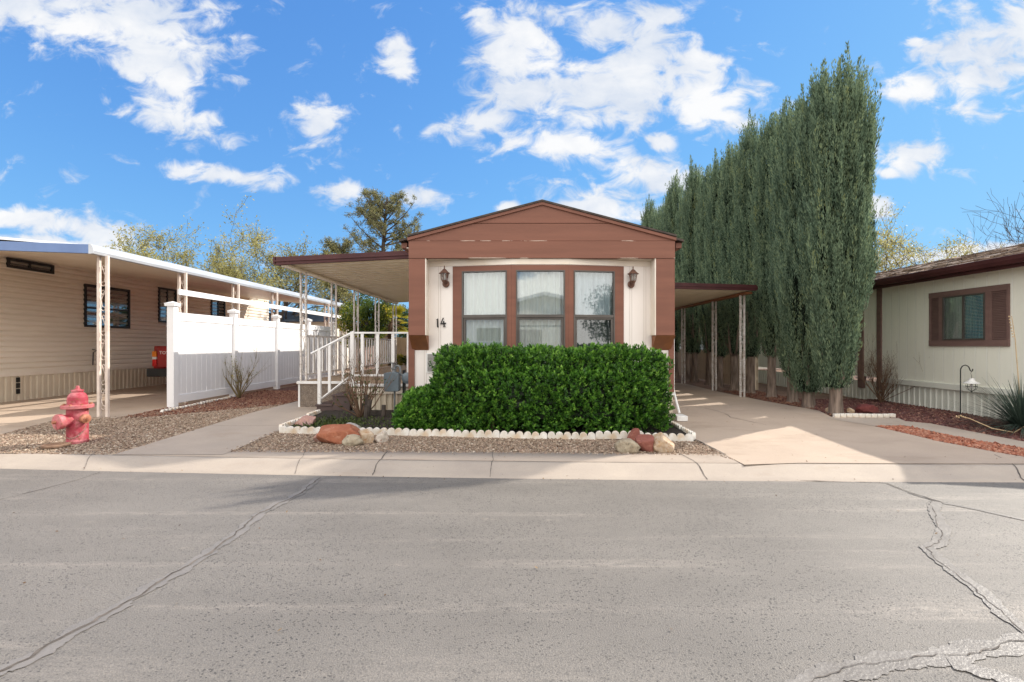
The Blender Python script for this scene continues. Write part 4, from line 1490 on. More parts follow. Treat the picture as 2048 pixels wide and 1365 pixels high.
gt.build("gutter", M['darkbrown'], right_home)
MB().box(EX + 0.061, RX + 0.02, 6.48, 24.3, 2.565, 2.58).build("soffit", M['creamflat'], right_home)
# window with shutters
fr = MB()
y0, y1, z0, z1 = 7.60, 9.08, 1.325, 2.295
ya, yb, za, zb = 7.98, 8.78, 1.43, 2.20
fr.box(RX - 0.03, RX - 0.001, y0, y1, z0, za)
fr.box(RX - 0.03, RX - 0.001, y0, y1, zb, z1)
fr.box(RX - 0.03, RX - 0.001, ya - 0.06, ya, za, zb)
fr.box(RX - 0.03, RX - 0.001, yb, yb + 0.05, za, zb)
win = fr.build("window", M['mauve'], right_home)
for a, b in ((y0, ya - 0.061), (yb + 0.051, y1)):
    sh = MB()
    e = 0.04
    sh.box(RX - 0.025, RX - 0.002, a, a + e, za + 0.001, zb - 0.001)
    sh.box(RX - 0.025, RX - 0.002, b - e, b, za + 0.001, zb - 0.001)
    z = za + 0.01
    while z < zb - 0.03:
        sh.prism([(RX - 0.022, z), (RX - 0.004, z + 0.022), (RX - 0.002, z + 0.022), (RX - 0.018, z)], 'y', a + e, b - e)
        z += 0.027
    sh.box(RX - 0.0025, RX - 0.0005, a + e, b - e, za, zb)
    sh.build("shutter", M['mauve'], right_home)
fm = MB()
t = 0.025
fm.box(RX - 0.04, RX - 0.002, ya, ya + t, za, zb)
fm.box(RX - 0.04, RX - 0.002, yb - t, yb, za, zb)
fm.box(RX - 0.04, RX - 0.002, ya + t, yb - t, za, za + t)
fm.box(RX - 0.04, RX - 0.002, ya + t, yb - t, zb - t, zb)
fm.box(RX - 0.038, RX - 0.002, 8.36, 8.39, za + t, zb - t)
fm.build("sash_frame", M['bronze'], win)
MB().box(RX - 0.030, RX - 0.026, ya + t, yb - t, za + t, zb - t).build("pane", M['glassclear'], win)
bl = MB()
z = za + 0.03
while z < zb - 0.03:
    bl.box(RX - 0.024, RX - 0.010, ya + t, yb - t, z, z + 0.006)
    z += 0.024
bl.build("blind", M['blind'], win)
cu = MB()
cu.strip([(RX - 0.004 - 0.004 * math.sin(k * 1.3), ya + t + k * 0.0105) for k in range(36)], 'z', za + t, zb - t)
cu.build("curtain", M['teal'], win)
cu = MB()
cu.strip([(RX - 0.004 - 0.004 * math.sin(k * 1.1), 8.40 + k * 0.0105) for k in range(34)], 'z', za + t, zb - t)
cu.build("inner_curtain", M['blind'], win)

# ------------------------------------------------------------------ fences and a shed behind
def board_fence(name, label, pts, z0, z1, m, bw=0.14, gap=0.006, lean=0.0):
    root = thing(name, label, "fence", (pts[0][0], pts[0][1], z0))
    rnd = random.Random(8)
    for i in range(len(pts) - 1):
        a, b = Vector(pts[i]), Vector(pts[i + 1])
        L = (b - a).length
        u = (b - a) / L
        m4 = Matrix(((u.x, -u.y, 0, a.x), (u.y, u.x, 0, a.y), (0, 0, 1, 0), (0, 0, 0, 1)))
        p = MB(m4)
        x = 0
        while x < L - 0.02:
            d_ = rnd.uniform(-0.004, 0.004)
            p.box(x, min(x + bw - gap, L), d_, d_ + 0.018, z0, z1 + rnd.uniform(-0.012, 0.012))
            x += bw
        p.build("panel", m, root)
        MB(m4).box(0, L, 0.024, 0.06, z0 + 0.25, z0 + 0.33).build("rail", m, root)
        MB(m4).box(0, L, 0.024, 0.06, z1 - 0.3, z1 - 0.22).build("rail", m, root)
        pm = MB(m4)
        pm.box(-0.04, 0.04, 0.061, 0.14, z0, z1 + 0.03)
        pm.build("post", m, root)
    return root


board_fence("beige_fence", "beige vertical board fence behind the porch", [(-5.3, 18.3), (-3.5, 18.3), (-1.6, 18.3)], 0.18, 1.62, M['beigefence'])
board_fence("cream_fence", "cream board fence behind the cypress trunks", [(6.12, 12.55), (6.12, 15.0), (6.12, 17.5), (6.12, 20.0), (6.12, 22.5)], 0.2, 1.18, M['creamfence'], 0.16)
board_fence("back_fence", "tan board fence far behind the right carport", [(2.0, 24.0), (4.5, 24.0), (7.0, 24.0)], 0.2, 1.9, M['creamfence'], 0.16)

shed = thing("shed", "low cream shed with a dark slate roof showing over the white fence", "shed", (-9.5, 23.5, 0.18))
MB().box(-12.2, -8.3, 22.6, 25.0, 0.15, 2.45).build("wall", M['creamflat'], shed)
q = MB()
q.add([(-12.7, 22.2, 2.40), (-7.9, 22.2, 2.40), (-7.9, 25.4, 2.40), (-12.7, 25.4, 2.40), (-11.6, 23.4, 2.92), (-9.3, 23.4, 2.92), (-9.3, 24.2, 2.92), (-11.6, 24.2, 2.92)],
      [(0, 1, 5, 4), (1, 2, 6, 5), (2, 3, 7, 6), (3, 0, 4, 7), (4, 5, 6, 7), (3, 2, 1, 0)])
q.build("roof", M['slate'], shed)


# ------------------------------------------------------------------ red pickup under the long carport
def pickup():
    x0, x1, y0 = -9.15, -7.45, 12.35
    z = 0.186
    root = thing("pickup_truck", "red pickup truck parked tail out behind the white fence", "truck", ((x0 + x1) / 2, y0 + 2.4, z))
    b = MB()
    side = [(y0 + 0.02, z + 0.50), (y0 + 0.0, z + 0.62), (y0 + 0.03, z + 1.13), (y0 + 1.95, z + 1.13), (y0 + 1.96, z + 1.14), (y0 + 2.25, z + 1.66), (y0 + 2.5, z + 1.72),
            (y0 + 3.1, z + 1.70), (y0 + 3.75, z + 1.16), (y0 + 4.75, z + 1.02), (y0 + 4.85, z + 0.85), (y0 + 4.82, z + 0.45), (y0 + 4.4, z + 0.40)]
    arch = []
    for cy in (y0 + 3.95, y0 + 1.15):
        arch += [(cy + 0.42 * math.cos(a), z + 0.38 + 0.42 * math.sin(a)) for a in np.linspace(0.05, math.pi - 0.05, 9)]
    b.prism(side + arch, 'x', x0, x1)
    b.build("body", M['truckred'], root, bevel=0.035)
    tg = MB().box(x0 + 0.12, x1 - 0.12, y0 - 0.035, y0 + 0.01, z + 0.60, z + 1.10).build("tailgate", M['truckred'], root, bevel=0.015)
    fc = bpy.data.curves.new("lettering", 'FONT')
    fc.body = "TOYOTA"
    fc.size = 0.108
    fc.extrude = 0.002
    fc.space_character = 1.12
    fo = bpy.data.objects.new("lettering", fc)
    C.objects.link(fo)
    bpy.context.view_layer.update()
    fm = bpy.data.meshes.new_from_object(fo.evaluated_get(bpy.context.evaluated_depsgraph_get()))
    bpy.data.objects.remove(fo)
    fo = bpy.data.objects.new("lettering", fm)
    C.objects.link(fo)
    fo.parent = tg
    r = ORIG[root.name]
    fo.location = (x0 + 0.185 - r.x, y0 - 0.039 - r.y, z + 0.93 - r.z)
    fo.rotation_euler = (R(90), 0, 0)
    fm.materials.clear()
    fm.materials.append(M['white'])
    for a, b_ in ((x0 - 0.005, x0 + 0.10), (x1 - 0.10, x1 + 0.005)):
        l = MB().box(a, b_, y0 - 0.03, y0 + 0.06, z + 0.62, z + 0.80).build("tail_lamp", M['lampred'], root, bevel=0.012)
        MB().box(a, b_, y0 - 0.03, y0 + 0.06, z + 0.803, z + 0.86).build("reversing_lens", M['lampclear'], l)
        MB().box(a, b_, y0 - 0.03, y0 + 0.06, z + 0.863, z + 1.0).build("amber_lens", M['lampamber'], l)
    MB().box(x0 - 0.06, x1 + 0.06, y0 - 0.16, y0 + 0.02, z + 0.37, z + 0.575).build("bumper", M['chrome'], root, bevel=0.03)
    MB().box(x0 + 0.22, x1 - 0.22, y0 + 2.12, y0 + 2.16, z + 1.22, z + 1.55).build("rear_window", M['void'], root)
    for cy in (y0 + 1.15, y0 + 3.95):
        for xx, s in ((x0 + 0.02, 1), (x1 - 0.02, -1)):
            wq = MB()
            wq.lathe([(0.20, 0.0), (0.35, 0.01), (0.37, 0.05), (0.37, 0.17), (0.35, 0.21), (0.20, 0.22)], 24, (xx, cy, z + 0.372), (s, 0, 0))
            wl = wq.build("wheel", M['rubber'], root, smooth=False)
            MB().lathe([(0.0, 0.02), (0.07, 0.012), (0.15, 0.03), (0.199, 0.012), (0.199, 0.2), (0.0, 0.2)], 16, (xx, cy, z + 0.372), (s, 0, 0)).build("rim", M['pipe'], wl)


pickup()


# ------------------------------------------------------------------ hydrant and valve lid
def hydrant():
    x, y = gp(155, 886)
    z = g(y) - 0.01
    root = thing("fire_hydrant", "faded red fire hydrant with chained caps on the gravel", "fire hydrant", (x, y, z))
    s = 0.745 / 0.74
    b = MB()
    b.lathe([(0.118, -0.02), (0.118, 0.03), (0.122, 0.035), (0.119, 0.05), (0.114, 0.06), (0.114, 0.455), (0.118, 0.46), (0.128, 0.468)], 40, (x, y, z))
    b.build("barrel", M['hydrant'], root, smooth=False, bevel=0.0)
    fl = MB()
    fl.lathe([(0.11, 0.466), (0.166, 0.468), (0.170, 0.474), (0.170, 0.508), (0.166, 0.514), (0.11, 0.516)], 40, (x, y, z))
    f = fl.build("flange", M['hydrantcap'], root)
    for k in range(8):
        a = k * math.pi / 4 + 0.25
        MB().lathe([(0.0, 0.51), (0.016, 0.51), (0.016, 0.528), (0.0, 0.53)], 6, (x + 0.146 * math.cos(a), y + 0.146 * math.sin(a), z)).build("bolt", M['rustcap'], f)
    bo = MB()
    bo.lathe([(0.108, 0.512), (0.108, 0.58), (0.105, 0.61), (0.094, 0.640), (0.075, 0.665), (0.058, 0.676), (0.054, 0.682), (0.064, 0.686), (0.066, 0.700), (0.063, 0.708), (0.036, 0.710), (0.034, 0.722), (0.0, 0.722)], 40, (x, y, z))
    bo.build("bonnet", M['hydrant'], root)
    MB().lathe([(0.024, 0.722), (0.019, 0.762), (0.0, 0.763)], 5, (x, y, z)).build("operating_nut", M['hydrantcap'], root)
    # large front cap faces the street, slightly left; the small ones stick out sideways
    d = Vector((-0.33, -0.94, 0)).normalized()
    o = Vector((x, y, z + 0.315))
    nz = MB()
    nz.lathe([(0.0, 0.06), (0.082, 0.06), (0.082, 0.150), (0.090, 0.156), (0.090, 0.168), (0.0, 0.168)], 32, o, d)
    n1 = nz.build("pumper_nozzle", M['hydrant'], root)
    cp = MB()
    cp.lathe([(0.0, 0.168), (0.094, 0.169), (0.098, 0.176), (0.098, 0.222), (0.093, 0.230), (0.04, 0.236), (0.034, 0.240), (0.0, 0.240)], 32, o, d)
    c1 = cp.build("cap", M['hydrantcap'], n1)
    sd = d.cross(Vector((0, 0, 1)))
    e = MB()
    e.lathe([(0.0, 0.24), (0.022, 0.24), (0.019, 0.275), (0.0, 0.277)], 5, o, d)
    e.build("cap_nut", M['rustcap'], n1)
    for s_, m1, m2 in ((1, M['rustcap'], M['rustcap']), (-1, M['hydrantcap'], M['hydrantcap'])):
        dd = Vector((0.955, -0.295, 0)) * s_
        n_ = MB()
        oo = Vector((x, y, z + 0.335))
        n_.lathe([(0.0, 0.06), (0.050, 0.06), (0.050, 0.118), (0.056, 0.122), (0.056, 0.126), (0.0, 0.126)], 24, oo, dd)
        no = n_.build("hose_nozzle", M['hydrant'], root)
        n_ = MB()
        n_.lathe([(0.0, 0.126), (0.058, 0.127), (0.060, 0.132), (0.058, 0.168), (0.036, 0.176), (0.032, 0.186), (0.0, 0.187)], 24, oo, dd)
        n_.build("cap", m1, no)
        n_ = MB()
        n_.lathe([(0.0, 0.187), (0.021, 0.187), (0.018, 0.222), (0.0, 0.224)], 5, oo, dd)
        n_.build("cap_nut", m2, no)
    # chain: links sagging from the pumper cap across the barrel to the side cap
    ch = MB()
    p0 = o + d * 0.235 + Vector((0, 0, -0.045))
    rr = 0.124
    pts = [p0, p0 + Vector((0.005, 0.0, -0.05)), p0 + Vector((0.012, 0.03, -0.09))]
    for k in range(9):
        a = -2.0 + k * 0.21
        sag = -0.21 - 0.045 * math.sin(k / 8 * math.pi)
        pts.append(Vector((x + rr * math.cos(a), y + rr * math.sin(a), z + 0.315 + sag + 0.07 * (k / 8))))
    pts.append(Vector((x + 0.15, y - 0.06, z + 0.20)))
    pts.append(Vector((x + 0.165, y - 0.05, z + 0.275)))
    P = []
    for a, b_ in zip(pts[:-1], pts[1:]):
        n = max(1, int((b_ - a).length / 0.016))
        P += [a.lerp(b_, i / n) for i in range(n)]
    for i, (a, b_) in enumerate(zip(P[:-1], P[1:])):
        t = (b_ - a).normalized()
        w = t.orthogonal().normalized()
        if i % 2:
            w = t.cross(w)
        ring = [a.lerp(b_, 0.5) + t * 0.0125 * math.cos(q) + w * 0.008 * math.sin(q) for q in np.linspace(0, 2 * math.pi, 8)]
        ch.tube(ring, 0.0028, 4, False)
    ch.build("chain", M['chain'], root)
    lx, ly = gp(112, 895)
    lid = MB()
    lid.lathe([(0.135, 0.0), (0.135, 0.022), (0.128, 0.028), (0.112, 0.028), (0.108, 0.022), (0.0, 0.022)], 32, (lx, ly, g(ly) + 0.012))
    for k in range(5):
        lid.box(lx - 0.07, lx + 0.07, ly - 0.072 + k * 0.034, ly - 0.06 + k * 0.034, g(ly) + 0.0335, g(ly) + 0.038)
    tag(lid.build("valve_lid", M['iron'], loc=(lx, ly, g(ly))), "rusty round iron valve lid lying beside the hydrant", "valve lid")

    root.scale = (0.96, 0.96, 0.96)


hydrant()


# ------------------------------------------------------------------ gas meter by the porch
def gas_meter():
    y = 8.12
    def P(px, py):
        return ((px - CX) / F * y, H - (py - CY) / F * y)
    root = thing("gas_meter", "grey gas meter on a riser pipe at the corner of the home", "gas meter", (P(800, 0)[0], y, g(y)))
    a, zt = P(770, 748)
    b, zb = P(800, 783)
    m = MB()
    pr = []
    for k in range(12):
        t = k / 11 * math.pi
        pr.append((a + (b - a) / 2 - math.cos(t) * (b - a) / 2, zt + 0.02 * math.sin(t) * 1.6))
    pr += [(b, zb + 0.02), (b - 0.02, zb), (a + 0.02, zb), (a, zb + 0.02)]
    m.prism(pr, 'y', y - 0.09, y + 0.07)
    m.build("case", M['meter'], root, bevel=0.012)
    t = MB()
    x2, z2 = P(788, 724)
    t.lathe([(0.04, 0.0), (0.034, 0.02), (0.034, 0.05), (0.045, 0.06), (0.045, 0.08), (0.03, 0.09), (0.03, 0.15), (0.0, 0.15)], 14, (x2, y, zt + 0.02))
    t.lathe([(0.0, 0.0), (0.05, 0.0), (0.055, 0.012), (0.0, 0.02)], 14, (x2, y, zt + 0.17))
    t.build("regulator_neck", M['pipe'], root)
    x3 = P(808, 0)[0]
    q = MB()
    q.tube([(x2 + 0.03, y, zt + 0.13), (x2 + 0.075, y, zt + 0.13), (x2 + 0.10, y, zt + 0.10), (x2 + 0.11, y, zt + 0.0), (x3 + 0.02, y + 0.02, zt - 0.08), (x3 + 0.07, y + 0.02, zt - 0.11)], 0.02, 8)
    q.build("outlet_pipe", M['pipe'], root)
    q = MB()
    q.lathe([(0.0, 0.0), (0.085, 0.0), (0.095, 0.02), (0.095, 0.035), (0.05, 0.06), (0.0, 0.065)], 20, (x3 + 0.06, y, zt - 0.07), (0, -1, 0))
    q.build("regulator", M['meter'], root)
    q = MB()
    q.tube([(x3 - 0.01, y + 0.05, g(y)), (x3 - 0.01, y + 0.05, zt + 0.06)], 0.028, 8)
    q.build("riser", M['black'], root)
    q = MB()
    q.tube([(x2 + 0.01, y, g(y)), (x2 + 0.01, y, zb)], 0.016, 8)
    q.build("inlet_pipe", M['pipe'], root)


gas_meter()


# ------------------------------------------------------------------ crook with lantern
def crook():
    x, y = gp(1921, 838)
    z = g(y)
    root = thing("shepherd_hook", "black iron crook pole standing in the purplish gravel", "garden hook", (x, y, z))
    h = 0.86
    pts = [(x, y, z - 0.05), (x, y, z + h - 0.12)]
    for k in range(9):
        a = math.pi - k / 8 * math.pi * 0.80
        pts.append((x + 0.075 + 0.075 * math.cos(a), y, z + h - 0.085 + 0.085 * math.sin(a)))
    pts += [(x + 0.155, y, z + h - 0.085), (x + 0.175, y, z + h - 0.10), (x + 0.192, y, z + h - 0.092), (x + 0.197, y, z + h - 0.06)]
    MB().tube(pts, 0.008, 8).build("rod", M['black'], root)
    MB().tube([(x, y, z + 0.045), (x + 0.13, y, z + 0.045), (x + 0.135, y, z - 0.03)], 0.006, 6).build("foot_bar", M['black'], root)
    o = (x + 0.178, y, z + h - 0.47)
    L = thing("hanging_lantern", "white capped wire cage lantern hanging from the black crook", "lantern", o)
    O = Vector(o)
    MB().tube([O + Vector((0, 0, 0.255)), O + Vector((0.0, 0, 0.30)), O + Vector((-0.012, 0, 0.34)), O + Vector((0, 0, 0.362))], 0.003, 5).build("hanger", M['black'], L)
    MB().lathe([(0.0, 0.26), (0.034, 0.258), (0.036, 0.228), (0.045, 0.218), (0.104, 0.185), (0.106, 0.178), (0.0, 0.184)], 24, o).build("shade", M['white'], L)
    cg = MB()
    for k in range(8):
        a = k * math.pi / 4
        d = Vector((math.cos(a), math.sin(a), 0))
        cg.tube([O + d * 0.060 + Vector((0, 0, 0.182)), O + d * 0.072 + Vector((0, 0, 0.13)), O + d * 0.058 + Vector((0, 0, 0.085)), O + Vector((0, 0, 0.05))], 0.003, 4)
    for rr, zz in ((0.072, 0.13), (0.060, 0.178)):
        cg.tube([O + Vector((rr * math.cos(a), rr * math.sin(a), zz)) for a in np.linspace(0, 2 * math.pi, 17)], 0.003, 4)
    cg.lathe([(0.0, 0.03), (0.012, 0.04), (0.014, 0.052), (0.0, 0.058)], 8, o)
    cg.build("cage", M['black'], L)
    MB().lathe([(0.0, 0.09), (0.022, 0.10), (0.026, 0.13), (0.016, 0.165), (0.0, 0.18)], 12, o).build("bulb", M['bulb'], L, smooth=True)


crook()


# ------------------------------------------------------------------ scalloped edging and white bricks
def scallop_block(n, pitch):
    """A cast edging block: a low bar with rounded lobes on top."""
    mb = MB()
    pr = [(0, 0), (n * pitch - 0.004, 0), (n * pitch - 0.004, 0.05)]
    for k in range(n - 1, -1, -1):
        c = (k + 0.5) * pitch
        for q in range(7):
            a = q / 6 * math.pi
            pr.append((c + (pitch * 0.47) * math.cos(a), 0.052 + (pitch * 0.47) * math.sin(a)))
    pr.append((0, 0.05))
    mb.prism(pr, 'y', -0.024, 0.024)
    return mb


def edging(pts, n, pitch, label, group, dz=0.0):
    proto = scallop_block(n, pitch).build("edging_block", M['cast'], bevel=0.007)
    tag(proto, label, "edging", group)
    first = True
    rnd = random.Random(12)
    L = n * pitch
    for a, b in zip(pts[:-1], pts[1:]):
        a, b = Vector(a), Vector(b)
        d = (b - a)
        cnt = max(1, round(d.length / L))
        ang = math.atan2(d.y, d.x)
        for k in range(cnt):
            p = a + d * (k / cnt)
            o = proto if first else proto.copy()
            if not first:
                C.objects.link(o)
            first = False
            o.location = (p.x, p.y, g(p.y) - 0.012 + dz + rnd.uniform(-0.012, 0.006))
            o.rotation_euler = (rnd.uniform(-0.12, 0.12), rnd.uniform(-0.02, 0.02), ang + rnd.uniform(-0.03, 0.03))
            o.scale = (d.length / cnt / L, 1, 1)


e0, e1, e2 = gp(560, 866), gp(1000, 876), gp(1386, 881)
edging([e0, e1, e2], 6, 0.101, "white scalloped edging block along the street side of the planting bed", "white edging along the front of the bed", 0.012)
edging([gp(640, 829), gp(560, 864)], 6, 0.085, "white scalloped edging block between walkway and planting bed", "white edging beside the walkway", 0.01)
edging([gp(1388, 880), gp(1340, 849)], 6, 0.10, "white scalloped edging block between planting bed and driveway", "white edging beside the driveway", 0.01)
edging([gp(322, 826), gp(462, 797)], 6, 0.095, "dusty white scalloped edging block at the foot of the vinyl fence", "white edging under the fence", -0.03)
proto = None
bx0, bx1 = Vector(gp(1667, 836)), Vector(gp(1790, 836))
for k in range(10):
    p = bx0.lerp(bx1, k / 10)
    w_ = (bx1 - bx0).length / 10
    if proto is None:
        proto = MB().box(0.003, w_ - 0.006, -0.03, 0.03, 0, 0.062).build("edging_brick", M['cast'], bevel=0.007, loc=(0, 0, 0))
        tag(proto, "white brick in the short row below the front cypress trunk", "brick", "white bricks by the cypress")
        o = proto
    else:
        o = proto.copy()
        C.objects.link(o)
    o.location = (p.x, p.y, g(p.y) + 0.004 + 0.004 * math.sin(k * 7))
    o.rotation_euler = (0, 0, math.atan2(bx1.y - bx0.y, bx1.x - bx0.x) + 0.05 * math.sin(k * 3.1))


# ------------------------------------------------------------------ boulders
def rock_mat(name, c1, c2, c3, scale=7, vein=None):
    m, nt, b = nodes(name)
    v = coords(nt)
    col = mixc(nt, ramp(nt, noise_n(nt, v, scale, 8, 0.65, 0.8), 0.38, 0.62), c1, c2)
    col = mixc(nt, ramp(nt, noise_n(nt, v, scale * 2.6, 6, 0.7, 0.4), 0.54, 0.66), col, c3)
    nt.links.new(col, b.inputs['Base Color'])
    b.inputs['Roughness'].default_value = 0.85
    b.inputs['Specular IOR Level'].default_value = 0.25
    bump(nt, b, noise_n(nt, v, 28, 8, 0.7), 0.022)
    return m


RM = {
    'red': rock_mat("red_sandstone", (0.36, 0.135, 0.075), (0.27, 0.09, 0.05), (0.42, 0.20, 0.13), 5),
    'dred': rock_mat("dull_red_stone", (0.27, 0.10, 0.075), (0.22, 0.075, 0.06), (0.34, 0.15, 0.11), 6),
    'pale': rock_mat("lichen_pale_stone", (0.42, 0.36, 0.27), (0.30, 0.24, 0.17), (0.17, 0.15, 0.11), 11),
    'tan': rock_mat("tan_stone", (0.42, 0.29, 0.18), (0.55, 0.45, 0.35), (0.36, 0.17, 0.06), 8),
    'white': rock_mat("white_quartz_stone", (0.55, 0.49, 0.43), (0.44, 0.38, 0.32), (0.28, 0.12, 0.08), 10),
    'pink': rock_mat("pink_mauve_stone", (0.44, 0.26, 0.20), (0.33, 0.20, 0.20), (0.50, 0.38, 0.33), 9),
    'grey': rock_mat("grey_stone", (0.33, 0.30, 0.29), (0.44, 0.41, 0.39), (0.2, 0.18, 0.17), 9),
    'maroon': rock_mat("maroon_stone", (0.17, 0.045, 0.04), (0.13, 0.035, 0.033), (0.22, 0.07, 0.06), 7),
}


def rock(px0, py0, px1, py1, depth, m, seed, label, yaw=0.0, cuts=7, rough=0.16, tilt=0.0, name="rock", planes=()):
    """A boulder with broken faces that fills the given outline of the photograph at its own distance."""
    X, Y = gp((px0 + px1) / 2, py1 - 1)
    Yc = Y + depth * 0.42
    wd = (px1 - px0) / F * Yc
    ht = (py1 - py0) / F * Yc
    bm = bmesh.new()
    bmesh.ops.create_icosphere(bm, subdivisions=4, radius=1.0)
    rnd = random.Random(seed)
    for k in range(cuts):
        n = Vector((rnd.gauss(0, 1), rnd.gauss(0, 1), rnd.gauss(0, 0.8))).normalized()
        d = rnd.uniform(0.55, 0.85)
        for v in bm.verts:
            t = v.co.dot(n) - d
            if t > 0:
                v.co -= n * t * 0.94
    for n, d in planes:
        n = Vector(n).normalized()
        for v in bm.verts:
            t = v.co.dot(n) - d
            if t > 0:
                v.co -= n * t * 0.97
    off = Vector((seed * 3.1, seed * 1.7, seed))
    for v in bm.verts:
        p = v.co.copy()
        v.co += p.normalized() * (noise.fractal(p * 1.6 + off, 1.0, 2.0, 5) * rough * 0.6 + (1 - abs(noise.noise(p * 4 + off))) * rough * 0.22)
    bmesh.ops.rotate(bm, verts=bm.verts, cent=(0, 0, 0), matrix=Matrix.Rotation(yaw, 3, 'Z') @ Matrix.Rotation(tilt, 3, 'Y'))
    lo = Vector((min(v.co[i] for v in bm.verts) for i in range(3)))
    hi = Vector((max(v.co[i] for v in bm.verts) for i in range(3)))
    sc = (wd / (hi.x - lo.x), depth / (hi.y - lo.y), (ht + 0.02) / (hi.z - lo.z))
    for v in bm.verts:
        v.co = Vector(((v.co.x - (lo.x + hi.x) / 2) * sc[0], (v.co.y - (lo.y + hi.y) / 2) * sc[1], (v.co.z - lo.z) * sc[2]))
    me = bpy.data.meshes.new(name)
    bm.to_mesh(me)
    bm.free()
    me.polygons.foreach_set('use_smooth', [True] * len(me.polygons))
    me.materials.append(m)
    o = bpy.data.objects.new(name, me)
    C.objects.link(o)
    xc = (((px0 + px1) / 2) - CX) / F * Yc
    o.location = (xc, Yc, g(Yc) - 0.03 + (0.03 if name == "bed_rock" else 0))
    tag(o, label, "rock")
    return o


rock(632, 853, 730, 890, 0.34, RM['red'], 3, "large flat red sandstone boulder lying at the walkway end of the gravel strip", 0.0, 5, 0.09, 0.0, planes=(((-0.25, -0.55, 1), 0.42), ((0.1, -1, 0.1), 0.50), ((-1, -0.2, 0.15), 0.72), ((1, 0.1, 0.5), 0.62)))
rock(628, 866, 646, 887, 0.16, RM['pink'], 21, "small pink stone tucked at the left end of the red boulder")
rock(685, 871, 727, 894, 0.20, RM['pale'], 7, "mottled pale stone leaning on the front of the large red boulder", 0.5, 6, 0.24)
rock(715, 862, 750, 889, 0.22, RM['tan'], 5, "tan block shaped stone at the right end of the red boulder", 0.3, 6, 0.08, planes=(((0.1, -0.5, 1), 0.55), ((0.3, -1, -0.1), 0.55), ((-1, -0.3, 0.1), 0.62), ((1, 0.1, 0.0), 0.62)))
rock(749, 864, 777, 887, 0.18, RM['white'], 9, "round white stone with a rust hollow beside the tan block", 0.1, 4, 0.2)
rock(592, 833, 632, 857, 0.28, RM['pink'], 11, "pinkish mauve boulder at the walkway corner of the planting bed", 0.2, 8, 0.12, planes=(((0.2, -1, 0.5), 0.45), ((-0.7, -0.5, 0.7), 0.55)))
rock(686, 848, 722, 866, 0.24, RM['grey'], 13, "grey stone behind the large red boulder inside the bed", 0.4, 6, 0.16)
rock(1229, 880, 1281, 909, 0.24, RM['pale'], 15, "lichen covered pale boulder in the group near the driveway", 0.3, 6, 0.15)
rock(1253, 858, 1280, 886, 0.16, RM['dred'], 17, "upright dull red stone behind the pale boulder near the driveway", 0.1, 5, 0.08, 0.0, planes=(((0.15, -1, 0.1), 0.4), ((1, -0.1, 0.1), 0.5), ((-0.8, 0, 0.7), 0.6)))
rock(1271, 874, 1312, 906, 0.24, RM['dred'], 19, "flat topped red stone in the middle of the driveway rock group", 0.0, 5, 0.06, 0.0, planes=(((-0.2, -0.45, 1), 0.40), ((-0.1, -1, -0.1), 0.5), ((0.9, -0.5, 0), 0.6)))
rock(1300, 870, 1350, 907, 0.26, RM['tan'], 23, "pointed cream and rust boulder nearest the driveway", 0.0, 6, 0.10, 0.0, planes=(((-0.75, -0.3, 0.75), 0.45), ((0.75, -0.45, 0.7), 0.42), ((0.1, -1, -0.1), 0.5)))
rock(1709, 811, 1754, 829, 0.34, RM['maroon'], 25, "maroon boulder behind the short row of white bricks", 0.2, 7, 0.10)
rock(1694, 817, 1708, 828, 0.14, RM['tan'], 27, "small tan stone between the front cypress trunk and the maroon boulder")
rock(1653, 816, 1669, 828, 0.2, RM['tan'], 29, "small brown stone on the house side of the front cypress trunk")


# ------------------------------------------------------------------ plants
def fib(n):
    return np.arange(n) * 2.399963


